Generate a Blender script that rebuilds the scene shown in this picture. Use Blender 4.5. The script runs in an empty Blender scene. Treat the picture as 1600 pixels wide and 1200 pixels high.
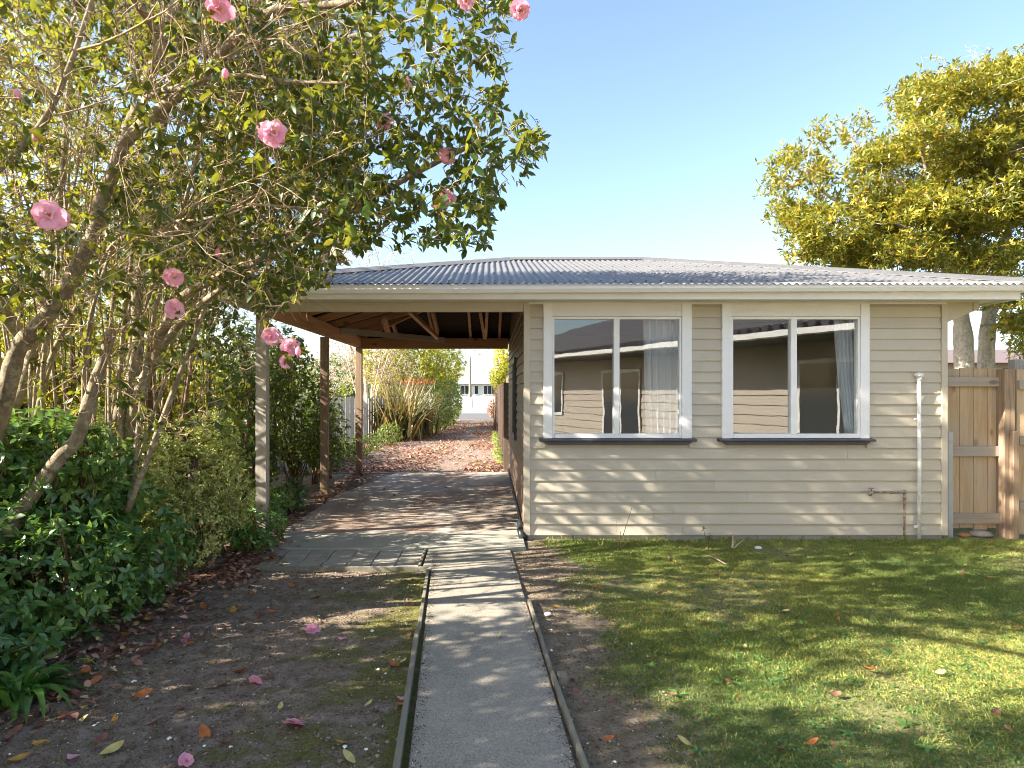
import bpy, math, random
import numpy as np
from mathutils import Vector, Matrix

random.seed(7)
RNG = np.random.default_rng(11)
C = bpy.context.scene.collection
SC = bpy.context.scene

# ---------------------------------------------------------------- camera model
F, CX, CY, H = 1000.0, 764.0, 612.0, 1.57      # focal length and principal point in photo pixels, eye height
def W(px, py, Y):
    return Vector(((px - CX) * Y / F, Y, H - (py - CY) * Y / F))
def G(px, py, z=0.0):
    Y = (H - z) * F / (py - CY)
    return Vector(((px - CX) * Y / F, Y, z))
SUN_EL, SUN_AZ = math.radians(30), math.radians(74)     # azimuth of travel measured from +Y toward +X
SUN_DIR = Vector((math.sin(SUN_AZ) * math.cos(SUN_EL), math.cos(SUN_AZ) * math.cos(SUN_EL), -math.sin(SUN_EL)))

# ---------------------------------------------------------------- materials
class NT:
    def __init__(s, name):
        s.m = bpy.data.materials.new(name); s.m.use_nodes = True
        s.t = s.m.node_tree; s.t.nodes.clear()
        s.out = s.n('ShaderNodeOutputMaterial')
        s.co = s.n('ShaderNodeTexCoord').outputs['Object']
    def n(s, typ, **kw):
        x = s.t.nodes.new(typ)
        for k, v in kw.items(): setattr(x, k, v)
        return x
    def l(s, a, b): s.t.links.new(a, b)
    def mapped(s, scale=(1, 1, 1), rot=(0, 0, 0)):
        m = s.n('ShaderNodeMapping'); m.inputs['Scale'].default_value = scale; m.inputs['Rotation'].default_value = rot
        s.l(s.co, m.inputs['Vector']); return m.outputs['Vector']
    def noise(s, scale, detail=4, rough=.55, vec=None, dist=0.0):
        x = s.n('ShaderNodeTexNoise'); x.inputs['Scale'].default_value = scale; x.inputs['Detail'].default_value = detail
        x.inputs['Roughness'].default_value = rough; x.inputs['Distortion'].default_value = dist
        s.l(vec if vec is not None else s.co, x.inputs['Vector']); return x.outputs['Fac']
    def vor(s, scale, vec=None, out='Distance', rnd=1.0):
        x = s.n('ShaderNodeTexVoronoi'); x.inputs['Scale'].default_value = scale; x.inputs['Randomness'].default_value = rnd
        s.l(vec if vec is not None else s.co, x.inputs['Vector']); return x.outputs[out]
    def ramp(s, fac, stops, interp='LINEAR'):
        r = s.n('ShaderNodeValToRGB'); cr = r.color_ramp; cr.interpolation = interp
        while len(cr.elements) > 2: cr.elements.remove(cr.elements[-1])
        for i, (p, c) in enumerate(stops):
            e = cr.elements[i] if i < 2 else cr.elements.new(p)
            e.position = p; e.color = (*c, 1) if not isinstance(c, (int, float)) else (c, c, c, 1)
        s.l(fac, r.inputs['Fac']); return r.outputs['Color']
    def mix(s, fac, a, b, typ='MIX'):
        x = s.n('ShaderNodeMix', data_type='RGBA', blend_type=typ)
        for sock, v in ((x.inputs[0], fac), (x.inputs[6], a), (x.inputs[7], b)):
            if hasattr(v, 'links'): s.l(v, sock)
            elif isinstance(v, (int, float)): sock.default_value = v
            else: sock.default_value = (*v, 1)
        return x.outputs[2]
    def math(s, op, a, b=0.5):
        x = s.n('ShaderNodeMath', operation=op)
        for sock, v in ((x.inputs[0], a), (x.inputs[1], b)):
            if hasattr(v, 'links'): s.l(v, sock)
            else: sock.default_value = v
        return x.outputs[0]
    def sep(s):
        x = s.n('ShaderNodeSeparateXYZ'); s.l(s.co, x.inputs[0]); return x.outputs
    def principled(s, col, rough=.6, spec=.4, metal=0.0, bump=None, bstr=.3, bdist=.01, final=True):
        p = s.n('ShaderNodeBsdfPrincipled')
        for k, v in (('Base Color', col), ('Roughness', rough), ('Metallic', metal), ('Specular IOR Level', spec)):
            sock = p.inputs[k]
            if hasattr(v, 'links'): s.l(v, sock)
            elif isinstance(v, (int, float)): sock.default_value = v
            else: sock.default_value = (*v, 1)
        if bump is not None:
            b = s.n('ShaderNodeBump'); b.inputs['Strength'].default_value = bstr; b.inputs['Distance'].default_value = bdist
            s.l(bump, b.inputs['Height']); s.l(b.outputs['Normal'], p.inputs['Normal'])
        if final: s.l(p.outputs[0], s.out.inputs['Surface'])
        return p.outputs[0]

def leaf_mat(name, stops, trans=.35, tcol=(.35, .42, .04), rough=.35, spec=.5):
    s = NT(name)
    a = s.n('ShaderNodeAttribute'); a.attribute_name = 'tone'
    col = s.ramp(a.outputs['Fac'], stops)
    p = s.principled(col, rough=rough, spec=spec, final=False)
    t = s.n('ShaderNodeBsdfTranslucent')
    s.l(s.mix(.55, col, tcol), t.inputs['Color'])
    mx = s.n('ShaderNodeMixShader'); mx.inputs[0].default_value = trans
    s.l(p, mx.inputs[1]); s.l(t.outputs[0], mx.inputs[2]); s.l(mx.outputs[0], s.out.inputs['Surface'])
    return s.m

def paint_mat(name, col, rough=.45, dirt=.12, dirtcol=(.25, .2, .14), scale=3.0, spec=.4):
    s = NT(name)
    n1 = s.noise(scale, 6, .65); n2 = s.noise(scale * 14, 4, .6, vec=s.mapped((1, 1, .25)))
    f = s.math('MULTIPLY', s.ramp(n1, [(.42, 0.0), (.75, 1.0)]), dirt)
    c = s.mix(f, col, dirtcol)
    c = s.mix(s.math('MULTIPLY', s.ramp(n2, [(.5, 0.0), (.8, 1.0)]), dirt * .7), c, dirtcol)
    at = s.n('ShaderNodeAttribute'); at.attribute_name = 'tone'
    c = s.mix(s.math('MULTIPLY', at.outputs['Fac'], .10), c, tuple(x * .45 for x in col))
    s.principled(c, rough=rough, spec=spec, bump=n2, bstr=.08, bdist=.004)
    return s.m

def wood_mat(name, light, dark, axis='z', grain=30, rough=.75, knots=True, grey=None):
    s = NT(name)
    st = {'x': (.06, 1, 1), 'y': (1, .06, 1), 'z': (1, 1, .06)}[axis]
    g = s.noise(grain, 5, .6, vec=s.mapped(st), dist=.6)
    g2 = s.noise(grain * 3.2, 3, .6, vec=s.mapped(st))
    c = s.mix(s.ramp(g, [(.32, 0.0), (.68, 1.0)]), dark, light)
    c = s.mix(s.math('MULTIPLY', s.ramp(g2, [(.5, 0.0), (.7, 1.0)]), .35), c, tuple(x * .6 for x in dark))
    oi = s.n('ShaderNodeAttribute'); oi.attribute_name = 'tone'
    c = s.mix(s.math('MULTIPLY', oi.outputs['Fac'], .6), c, tuple(x * .55 for x in light))
    if knots:
        v = s.vor(5.0, vec=s.mapped(tuple(1.0 if k > .5 else .45 for k in st)))
        c = s.mix(s.ramp(v, [(.08, .85), (.16, 0.0)]), c, tuple(x * .4 for x in dark))
    if grey is not None:
        c = s.mix(s.ramp(s.noise(2.2, 4, .6), [(.4, 0.0), (.7, .8)]), c, grey)
    s.principled(c, rough=rough, spec=.25, bump=g, bstr=.3, bdist=.003)
    return s.m

M = {}
M['cream'] = paint_mat('cream_weatherboard_paint', (.53, .475, .375), dirt=.14)
M['trim'] = paint_mat('off_white_trim_paint', (.80, .785, .755), dirt=.08, rough=.4)
M['white'] = paint_mat('white_window_paint', (0.867, 0.867, 0.858), dirt=.05, rough=.35)
M['gutter'] = paint_mat('gutter_paint', (.86, .85, .83), dirt=.12, dirtcol=(.28, .24, .19), scale=6, rough=.4)
M['soffit'] = paint_mat('soffit_paint', (.62, .58, .49), dirt=.2)
M['sill'] = paint_mat('dark_slate_sill_paint', (.045, .048, .062), dirt=.15, dirtcol=(.2, .2, .2), rough=.4)
M['brown_board'] = wood_mat('brown_stained_boards', (.26, .175, .115), (.14, .09, .06), 'y', 20, .5, knots=False)
M['black'] = paint_mat('black_plastic', (.02, .022, .028), dirt=.2, dirtcol=(.1, .1, .1), rough=.4)
M['post'] = wood_mat('weathered_post_timber', (.40, .29, .20), (.24, .165, .105), 'z', 26)
M['post_grey'] = wood_mat('silvered_post_timber', (.55, .50, .43), (.34, .29, .235), 'z', 26)
M['beam_y'] = wood_mat('beam_timber_along', (0.709, 0.406, 0.200), (0.423, 0.227, 0.105), 'y', 22)
M['beam_x'] = wood_mat('beam_timber_across', (0.641, 0.341, 0.178), (0.371, 0.179, 0.089), 'x', 22)
M['pine'] = wood_mat('pale_pine_palings', (.64, .47, .28), (.40, .25, .13), 'z', 22, grey=(.40, .35, .28))
M['pine_rail'] = wood_mat('greyed_pine_rails', (.50, .42, .33), (.34, .275, .21), 'x', 22, grey=(.36, .33, .30))
M['dark_fence'] = wood_mat('dark_fence_boards', (.20, .15, .12), (.11, .08, .065), 'z', 24)
M['white_fence'] = wood_mat('whitewashed_palings', (.66, .63, .56), (.45, .42, .36), 'z', 20)
M['brown_fence'] = wood_mat('brown_boundary_palings', (.22, .14, .09), (.12, .075, .05), 'z', 20)
M['edging'] = wood_mat('grey_edging_timber', (0.311, 0.270, 0.209), (0.162, 0.142, 0.108), 'y', 24, grey=(0.203, 0.209, 0.149))
M['metal'] = paint_mat('galvanised_metal', (.45, .45, .46), dirt=.3, rough=.35)
M['pvc'] = paint_mat('white_pipe_plastic', (.80, .79, .75), dirt=.2, rough=.35)
M['farwhite'] = paint_mat('far_white_wall', (.80, .79, .77), dirt=.05)
M['farroof'] = paint_mat('far_grey_roof', (.50, .50, .50), dirt=.2)
M['purple'] = paint_mat('purple_wall', (.22, .14, .32), dirt=.1)
M['house_wall'] = paint_mat('beige_house_boards', (0.468, 0.398, 0.324), dirt=.1)
M['brownroof'] = paint_mat('brown_tile_roof', (.16, .10, .08), dirt=.3)
M['redslat'] = paint_mat('red_brown_slats', (.45, .17, .07), dirt=.3)
M['room'] = paint_mat('room_lining', (.30, .29, .28), dirt=.1)

def roof_iron(name, base, dark):
    s = NT(name)
    n1 = s.noise(1.6, 6, .65); n2 = s.noise(30, 5, .7)
    c = s.mix(s.ramp(n1, [(.35, 0.0), (.7, 1.0)]), base, tuple(x * .82 for x in base))
    c = s.mix(s.ramp(n2, [(.52, 0.0), (.66, .75)]), c, dark)
    c = s.mix(s.ramp(s.noise(90, 3, .6), [(.58, 0.0), (.7, .5)]), c, (.36, .35, .27))
    s.principled(c, rough=.5, spec=.4, bump=n2, bstr=.1, bdist=.003)
    return s.m
M['roof'] = roof_iron('weathered_roof_iron', (.13, .128, .128), (.065, .065, .075))
M['roof_dark'] = roof_iron('dark_roof_iron', (.36, .32, .29), (.24, .21, .19))
def lining():
    s = NT('black_roof_underlay')
    n = s.noise(40, 3, .7, vec=s.mapped((1, 2.5, 1)))
    s.principled(s.ramp(n, [(.6, (.03, .022, .018)), (.72, (.30, .24, .19))]), rough=.9, spec=.1)
    return s.m
M['lining'] = lining()

def rust():
    s = NT('rusty_copper_pipe')
    n = s.noise(40, 4, .6)
    s.principled(s.ramp(n, [(.4, (.16, .09, .065)), (.62, (.36, .30, .25))]), rough=.5, metal=.3)
    return s.m
M['rust'] = rust()

def concrete(name, base, speck, blotch, bscale=1.2, fine=170, contrast=.7, stain=None):
    s = NT(name)
    b = s.noise(bscale, 7, .6); f = s.noise(fine, 3, .75); m = s.noise(14, 6, .65)
    c = s.mix(s.ramp(b, [(.35, 0.0), (.68, 1.0)]), base, blotch)
    c = s.mix(s.math('MULTIPLY', s.ramp(m, [(.4, 0.0), (.7, 1.0)]), .35), c, tuple(x * .6 for x in base))
    c = s.mix(s.math('MULTIPLY', s.ramp(f, [(.47, 0.0), (.62, 1.0)]), contrast), c, speck)
    c = s.mix(s.math('MULTIPLY', s.ramp(f, [(.34, 1.0), (.46, 0.0)]), contrast), c, tuple(x * .35 for x in base))
    if stain:
        d = s.noise(.9, 5, .55, vec=s.mapped((1.1, .5, 1)), dist=.8)
        c = s.mix(s.ramp(d, [(.42, .0), (.6, .8)]), c, stain)
    s.principled(c, rough=.85, spec=.25, bump=f, bstr=.35, bdist=.004)
    return s.m
M['path'] = concrete('aggregate_concrete_path', (0.237, 0.214, 0.171), (0.486, 0.441, 0.360), (0.318, 0.286, 0.228), bscale=2.2, fine=160, contrast=.55)
M['slab'] = concrete('stained_carport_concrete', (0.487, 0.425, 0.354), (0.573, 0.513, 0.440), (0.386, 0.337, 0.282), fine=120, contrast=.3, stain=(0.244, 0.162, 0.122))
M['apron'] = concrete('pale_concrete_apron', (0.374, 0.358, 0.297), (0.506, 0.480, 0.416), (0.297, 0.288, 0.238), fine=150, contrast=.4)
M['paver'] = concrete('concrete_paver', (0.356, 0.320, 0.267), (0.502, 0.461, 0.392), (0.264, 0.243, 0.190), bscale=4, fine=120, contrast=.3)
M['asphalt'] = concrete('old_asphalt', (.10, .10, .105), (.20, .20, .20), (.14, .135, .13), fine=60, contrast=.4)
M['road'] = concrete('pale_street_seal', (.30, .28, .26), (.36, .35, .33), (.25, .24, .22), fine=30, contrast=.3)

def ground_mat():
    s = NT('garden_ground')
    x, y, z = s.sep()
    wob = s.math('MULTIPLY', s.math('SUBTRACT', s.noise(1.7, 5, .65), .5), 1.3)
    soil = s.ramp(s.noise(9, 8, .72), [(.3, (.17, .12, .085)), (.5, (.36, .275, .21)), (.7, (.56, .455, .365))])
    soil = s.mix(s.ramp(s.noise(120, 3, .7), [(.6, 0.0), (.72, .7)]), soil, (.30, .26, .22))
    soil = s.mix(s.ramp(s.noise(60, 4, .7), [(.30, .8), (.42, 0.0)]), soil, (.028, .02, .016))
    # moss on the left bed, stronger near the path
    mo = s.ramp(s.math('ADD', s.noise(2.3, 7, .7), s.math('MULTIPLY', s.math('ADD', x, 1.1), .20)), [(.50, 0.0), (.62, .85)])
    mo = s.mix(s.ramp(x, [(.0, 0.0), (.02, .75)]), mo, (0, 0, 0))
    moss = s.ramp(s.noise(70, 4, .7), [(.3, (.09, .10, .022)), (.7, (.29, .29, .06))])
    bed = s.mix(mo, soil, moss)
    lawnc = s.ramp(s.noise(22, 7, .72), [(.3, (.12, .125, .05)), (.5, (.28, .27, .11)), (.72, (.44, .40, .20))])
    lm = s.ramp(s.math('ADD', s.math('SUBTRACT', x, .80), wob), [(.10, 0.0), (.55, 1.0)])
    c = s.mix(lm, bed, lawnc)
    far = s.ramp(s.noise(.7, 6, .6), [(.35, (.06, .07, .022)), (.65, (.13, .12, .05))])
    c = s.mix(s.ramp(s.math('MULTIPLY', y, .02), [(.27, 0.0), (.33, 1.0)]), c, far)
    hgt = s.math('ADD', s.noise(40, 6, .75), s.math('MULTIPLY', s.noise(140, 3, .7), .5))
    s.principled(c, rough=.95, spec=.15, bump=hgt, bstr=1.0, bdist=.035)
    return s.m
M['ground'] = ground_mat()
def drive_mat():
    s = NT('gravel_drive_under_leaves')
    c = s.ramp(s.noise(26, 7, .75), [(.3, (.09, .062, .05)), (.5, (.24, .175, .145)), (.7, (.42, .35, .30))])
    g = s.ramp(s.noise(1.1, 6, .6), [(.52, 0.0), (.64, .8)])
    c = s.mix(g, c, s.ramp(s.noise(40, 4, .7), [(.3, (.07, .07, .02)), (.7, (.20, .19, .06))]))
    s.principled(c, rough=.95, spec=.15, bump=s.noise(60, 5, .75), bstr=.8, bdist=.02)
    return s.m
M['drive'] = drive_mat()

def bark(name, a, b, lich=(.40, .38, .26), scale=14, lf=.7):
    s = NT(name)
    n = s.noise(scale, 6, .7, vec=s.mapped((1, 1, .45)))
    c = s.mix(s.ramp(n, [(.32, 0.0), (.65, 1.0)]), a, b)
    c = s.mix(s.ramp(s.noise(22, 6, .7), [(.50, 0.0), (.60, lf)]), c, lich)
    c = s.mix(s.ramp(s.noise(55, 3, .7), [(.6, 0.0), (.72, .6)]), c, tuple(x * .4 for x in a))
    s.principled(c, rough=.9, spec=.15, bump=s.noise(45, 5, .7), bstr=.9, bdist=.012)
    return s.m
M['bark'] = bark('camellia_bark', (.15, .115, .075), (.33, .265, .18))
M['twig'] = bark('camellia_twig_bark', (.27, .185, .105), (.52, .385, .24), scale=30, lf=.4)
M['bark_grey'] = bark('pale_evergreen_bark', (.24, .20, .16), (.44, .39, .32), lich=(.52, .47, .36))
M['bark_bare'] = bark('pale_bare_twigs', (.36, .26, .20), (.60, .47, .38), lf=.3)
M['bark_dark'] = bark('brown_shrub_stems', (.10, .06, .04), (.24, .15, .09), lf=.2)

M['camellia'] = leaf_mat('camellia_leaf', [(0, (0.018, 0.046, 0.013)), (.55, (0.041, 0.086, 0.018)), (.86, (0.087, 0.128, 0.020)), (1, (0.274, 0.229, 0.025))], trans=.40, tcol=(0.458, 0.440, 0.025), rough=.42, spec=.35)
M['glossy'] = leaf_mat('glossy_dark_leaf', [(0, (0.036, 0.099, 0.032)), (.6, (0.085, 0.188, 0.048)), (1, (0.224, 0.340, 0.073))], trans=.22, tcol=(0.406, 0.573, 0.048), rough=.28, spec=.6)
M['varieg'] = leaf_mat('variegated_small_leaf', [(0, (0.115, 0.178, 0.041)), (.5, (0.365, 0.411, 0.117)), (1, (0.900, 0.858, 0.349))], trans=.3, rough=.45)
M['darkbush'] = leaf_mat('dark_bush_leaf', [(0, (0.018, 0.052, 0.018)), (.6, (0.045, 0.105, 0.026)), (1, (0.149, 0.208, 0.045))], trans=.3, tcol=(0.594, 0.624, 0.045), rough=.34)
M['yellowhedge'] = leaf_mat('sunlit_hedge_leaf', [(0, (0.064, 0.096, 0.016)), (.5, (0.155, 0.180, 0.024)), (1, (0.386, 0.347, 0.038))], trans=.5, tcol=(0.799, 0.721, 0.038), rough=.4)
M['evergreen'] = leaf_mat('yellow_green_evergreen_leaf', [(0, (0.053, 0.084, 0.014)), (.5, (0.183, 0.198, 0.027)), (.85, (0.355, 0.316, 0.044)), (1, (0.473, 0.306, 0.039))], trans=.36, tcol=(0.515, 0.445, 0.029), rough=.36)
M['flax'] = leaf_mat('flax_blade', [(0, (.05, .085, .03)), (.5, (.15, .155, .05)), (.85, (.34, .24, .08)), (1, (.40, .19, .06))], trans=.2, tcol=(.4, .3, .08), rough=.5)
M['agapanthus'] = leaf_mat('agapanthus_blade', [(0, (0.036, 0.102, 0.022)), (1, (0.120, 0.252, 0.036))], trans=.25, tcol=(0.240, 0.480, 0.048), rough=.35)
M['grass'] = leaf_mat('lawn_blade', [(0, (0.086, 0.170, 0.065)), (.4, (0.243, 0.324, 0.077)), (.75, (0.561, 0.528, 0.138)), (1, (0.900, 0.699, 0.312))], trans=.35, tcol=(0.657, 0.613, 0.093), rough=.5, spec=.3)
M['clover'] = leaf_mat('lawn_weed_leaf', [(0, (0.046, 0.126, 0.040)), (1, (0.153, 0.281, 0.067))], trans=.3, tcol=(0.305, 0.445, 0.056), rough=.5, spec=.3)
M['orange_leafage'] = leaf_mat('orange_bush_leaf', [(0, (.35, .12, .03)), (1, (.60, .24, .07))], trans=.4, tcol=(.6, .25, .05))
M['litter'] = leaf_mat('dry_leaf_litter', [(0, (0.077, 0.038, 0.029)), (.35, (0.209, 0.098, 0.069)), (.7, (0.386, 0.197, 0.139)), (.93, (0.587, 0.340, 0.239)), (1, (0.695, 0.562, 0.185))], trans=.15, tcol=(0.618, 0.340, 0.185), rough=.7, spec=.2)
M['soilbits'] = leaf_mat('soil_crumbs', [(0, (0.043, 0.029, 0.019)), (.6, (0.196, 0.129, 0.086)), (.94, (0.449, 0.329, 0.229)), (1, (0.900, 0.900, 0.762))], trans=.0, rough=.95, spec=.1)

def flat_leaf(name, col, col2):
    s = NT(name)
    c = s.mix(s.ramp(s.noise(28, 4, .6), [(.35, 0.0), (.65, 1.0)]), col, col2)
    s.principled(c, rough=.5, spec=.3)
    return s.m
LEAFCOL = {
    'brown': flat_leaf('brown_dead_leaf', (.13, .05, .035), (.23, .10, .065)),
    'orange': flat_leaf('orange_dead_leaf', (.42, .14, .03), (.30, .09, .025)),
    'golden': flat_leaf('golden_dead_leaf', (.46, .27, .05), (.32, .16, .03)),
    'pale': flat_leaf('pale_yellow_dead_leaf', (.52, .44, .17), (.42, .33, .10)),
}
def petal_mat(name, a, b):
    s = NT(name)
    at = s.n('ShaderNodeAttribute'); at.attribute_name = 'tone'
    c = s.mix(at.outputs['Fac'], a, b)
    oi = s.n('ShaderNodeObjectInfo'); c = s.mix(s.math('MULTIPLY', oi.outputs['Random'], .45), c, (.90, .50, .60))
    c = s.mix(s.math('MULTIPLY', s.ramp(s.noise(70, 4, .7), [(.62, 0.0), (.70, 1.0)]), s.math('MULTIPLY', oi.outputs['Random'], .7)), c, (.45, .24, .12))
    p = s.principled(c, rough=.5, spec=.3, final=False)
    t = s.n('ShaderNodeBsdfTranslucent'); s.l(c, t.inputs['Color'])
    mx = s.n('ShaderNodeMixShader'); mx.inputs[0].default_value = .35
    s.l(p, mx.inputs[1]); s.l(t.outputs[0], mx.inputs[2]); s.l(mx.outputs[0], s.out.inputs['Surface'])
    return s.m
M['petal'] = petal_mat('pink_petal', (.86, .36, .50), (.93, .62, .72))
M['stamen'] = flat_leaf('orange_stamen', (.75, .36, .05), (.6, .2, .06))

def glass():
    s = NT('window_glass')
    g = s.n('ShaderNodeBsdfGlossy'); g.inputs['Roughness'].default_value = 0.0; g.inputs['Color'].default_value = (.95, .97, 1, 1)
    b = s.n('ShaderNodeBump'); b.inputs['Strength'].default_value = .06; b.inputs['Distance'].default_value = .012
    s.l(s.noise(2.2, 2, .5), b.inputs['Height']); s.l(b.outputs['Normal'], g.inputs['Normal'])
    t = s.n('ShaderNodeBsdfTransparent'); t.inputs['Color'].default_value = (.93, .95, .95, 1)
    lw = s.n('ShaderNodeLayerWeight'); lw.inputs['Blend'].default_value = .5
    fr = s.math('MULTIPLY', s.math('POWER', lw.outputs['Facing'], 4.0), .8)
    mx = s.n('ShaderNodeMixShader'); s.l(s.math('ADD', fr, .10), mx.inputs[0])
    s.l(t.outputs[0], mx.inputs[1]); s.l(g.outputs[0], mx.inputs[2]); s.l(mx.outputs[0], s.out.inputs['Surface'])
    return s.m
M['glass'] = glass()
def curtain_mat():
    s = NT('white_curtain_fabric')
    p = s.principled((.86, .88, .9), rough=.8, spec=.1, final=False)
    t = s.n('ShaderNodeBsdfTranslucent'); t.inputs['Color'].default_value = (.8, .82, .85, 1)
    mx = s.n('ShaderNodeMixShader'); mx.inputs[0].default_value = .4
    s.l(p, mx.inputs[1]); s.l(t.outputs[0], mx.inputs[2]); s.l(mx.outputs[0], s.out.inputs['Surface'])
    return s.m
M['curtain'] = curtain_mat()
M['darkpane'] = NT('dark_pane'); M['darkpane'].principled((.03, .035, .04), rough=.08, spec=.6); M['darkpane'] = M['darkpane'].m
M['stone'] = concrete('garden_stone', (.34, .29, .24), (.45, .4, .35), (.25, .22, .19), bscale=8, fine=60, contrast=.3)

# ---------------------------------------------------------------- object helpers
def tag(o, label=None, cat=None, group=None, kind=None):
    if label: o['label'] = label
    if cat: o['category'] = cat
    if group: o['group'] = group
    if kind: o['kind'] = kind
    return o
def empty(name, loc, label, cat, group=None):
    o = bpy.data.objects.new(name, None); C.objects.link(o); o.location = loc; o.empty_display_size = .2
    return tag(o, label, cat, group)
def adopt(o, parent):
    if parent is not None:
        o.parent = parent
        o.matrix_parent_inverse = Matrix.Translation(-world_loc(parent))
    return o
def world_loc(o):
    return o.location.copy() if o.parent is None else world_loc(o.parent) + o.matrix_parent_inverse.translation + o.location
def link(name, me, mats, parent=None):
    for m in (mats if isinstance(mats, (list, tuple)) else [mats]): me.materials.append(m)
    o = bpy.data.objects.new(name, me); C.objects.link(o)
    return adopt(o, parent)

class MB:
    """collects shapes into one mesh; vertices are in world coordinates"""
    def __init__(s): s.v = []; s.f = []; s.tone = []; s.smooth = []
    def add(s, vs, fs, tone=None, smooth=False):
        b = len(s.v); s.v += [tuple(p) for p in vs]
        t = random.random() if tone is None else tone
        s.tone += [t] * len(vs)
        for f in fs: s.f.append([b + i for i in f]); s.smooth.append(smooth)
        return s
    def box(s, x0, x1, y0, y1, z0, z1, tone=None):
        vs = [(x, y, z) for x in (x0, x1) for y in (y0, y1) for z in (z0, z1)]
        return s.add(vs, [(0, 1, 3, 2), (4, 6, 7, 5), (0, 4, 5, 1), (2, 3, 7, 6), (0, 2, 6, 4), (1, 5, 7, 3)], tone)
    def bar(s, a, b, w, h, up=(0, 0, 1), tone=None):
        a, b = Vector(a), Vector(b); d = (b - a).normalized(); u = Vector(up)
        r = d.cross(u).normalized(); u = r.cross(d).normalized()
        vs = [p + r * (w / 2 * i) + u * (h / 2 * j) for p in (a, b) for i, j in ((-1, -1), (1, -1), (1, 1), (-1, 1))]
        return s.add(vs, [(0, 1, 2, 3), (4, 7, 6, 5), (0, 4, 5, 1), (1, 5, 6, 2), (2, 6, 7, 3), (3, 7, 4, 0)], tone)
    def prism(s, poly, fn, t0, t1, tone=None):
        n = len(poly)
        vs = [fn(t0, *p) for p in poly] + [fn(t1, *p) for p in poly]
        fs = [tuple(range(n))[::-1], tuple(range(n, 2 * n))] + [(i, (i + 1) % n, n + (i + 1) % n, n + i) for i in range(n)]
        return s.add(vs, fs, tone)
    def tube(s, pts, rads, n=6, tone=None, cap=True):
        pts = [Vector(p) for p in pts]; vs = []; fs = []
        u = None
        for i, p in enumerate(pts):
            d = (pts[min(i + 1, len(pts) - 1)] - pts[max(i - 1, 0)])
            d = d.normalized() if d.length > 1e-9 else Vector((0, 0, 1))
            if u is None: u = d.orthogonal().normalized()
            u = (u - d * u.dot(d)); u = u.normalized() if u.length > 1e-6 else d.orthogonal().normalized()
            w = d.cross(u); r = rads[i] if hasattr(rads, '__len__') else rads
            for k in range(n):
                a = 2 * math.pi * k / n; vs.append(p + u * (r * math.cos(a)) + w * (r * math.sin(a)))
        for i in range(len(pts) - 1):
            for k in range(n):
                k2 = (k + 1) % n; fs.append((i * n + k, i * n + k2, (i + 1) * n + k2, (i + 1) * n + k))
        if cap: fs.append(tuple(range(n))[::-1]); fs.append(tuple(range((len(pts) - 1) * n, len(pts) * n)))
        return s.add(vs, fs, tone, smooth=True)
    def ball(s, c, r, nu=10, nv=7, sc=(1, 1, 1), jitter=0, tone=None):
        vs = []; fs = []
        for j in range(nv + 1):
            th = math.pi * j / nv
            for i in range(nu):
                ph = 2 * math.pi * i / nu; q = r * (1 + random.uniform(-jitter, jitter))
                vs.append((c[0] + q * sc[0] * math.sin(th) * math.cos(ph), c[1] + q * sc[1] * math.sin(th) * math.sin(ph), c[2] + q * sc[2] * math.cos(th)))
        for j in range(nv):
            for i in range(nu):
                i2 = (i + 1) % nu; fs.append((j * nu + i, (j + 1) * nu + i, (j + 1) * nu + i2, j * nu + i2))
        return s.add(vs, fs, tone, smooth=True)
    def mesh(s, name):
        me = bpy.data.meshes.new(name); me.from_pydata(s.v, [], s.f)
        a = me.attributes.new('tone', 'FLOAT', 'POINT'); a.data.foreach_set('value', s.tone)
        me.polygons.foreach_set('use_smooth', s.smooth); me.validate(); me.update()
        return me
    def build(s, name, mats, parent=None, bevel=0):
        o = link(name, s.mesh(name), mats, parent)
        if bevel:
            b = o.modifiers.new('edge', 'BEVEL'); b.width = bevel; b.segments = 2; b.limit_method = 'ANGLE'
        return o

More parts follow.
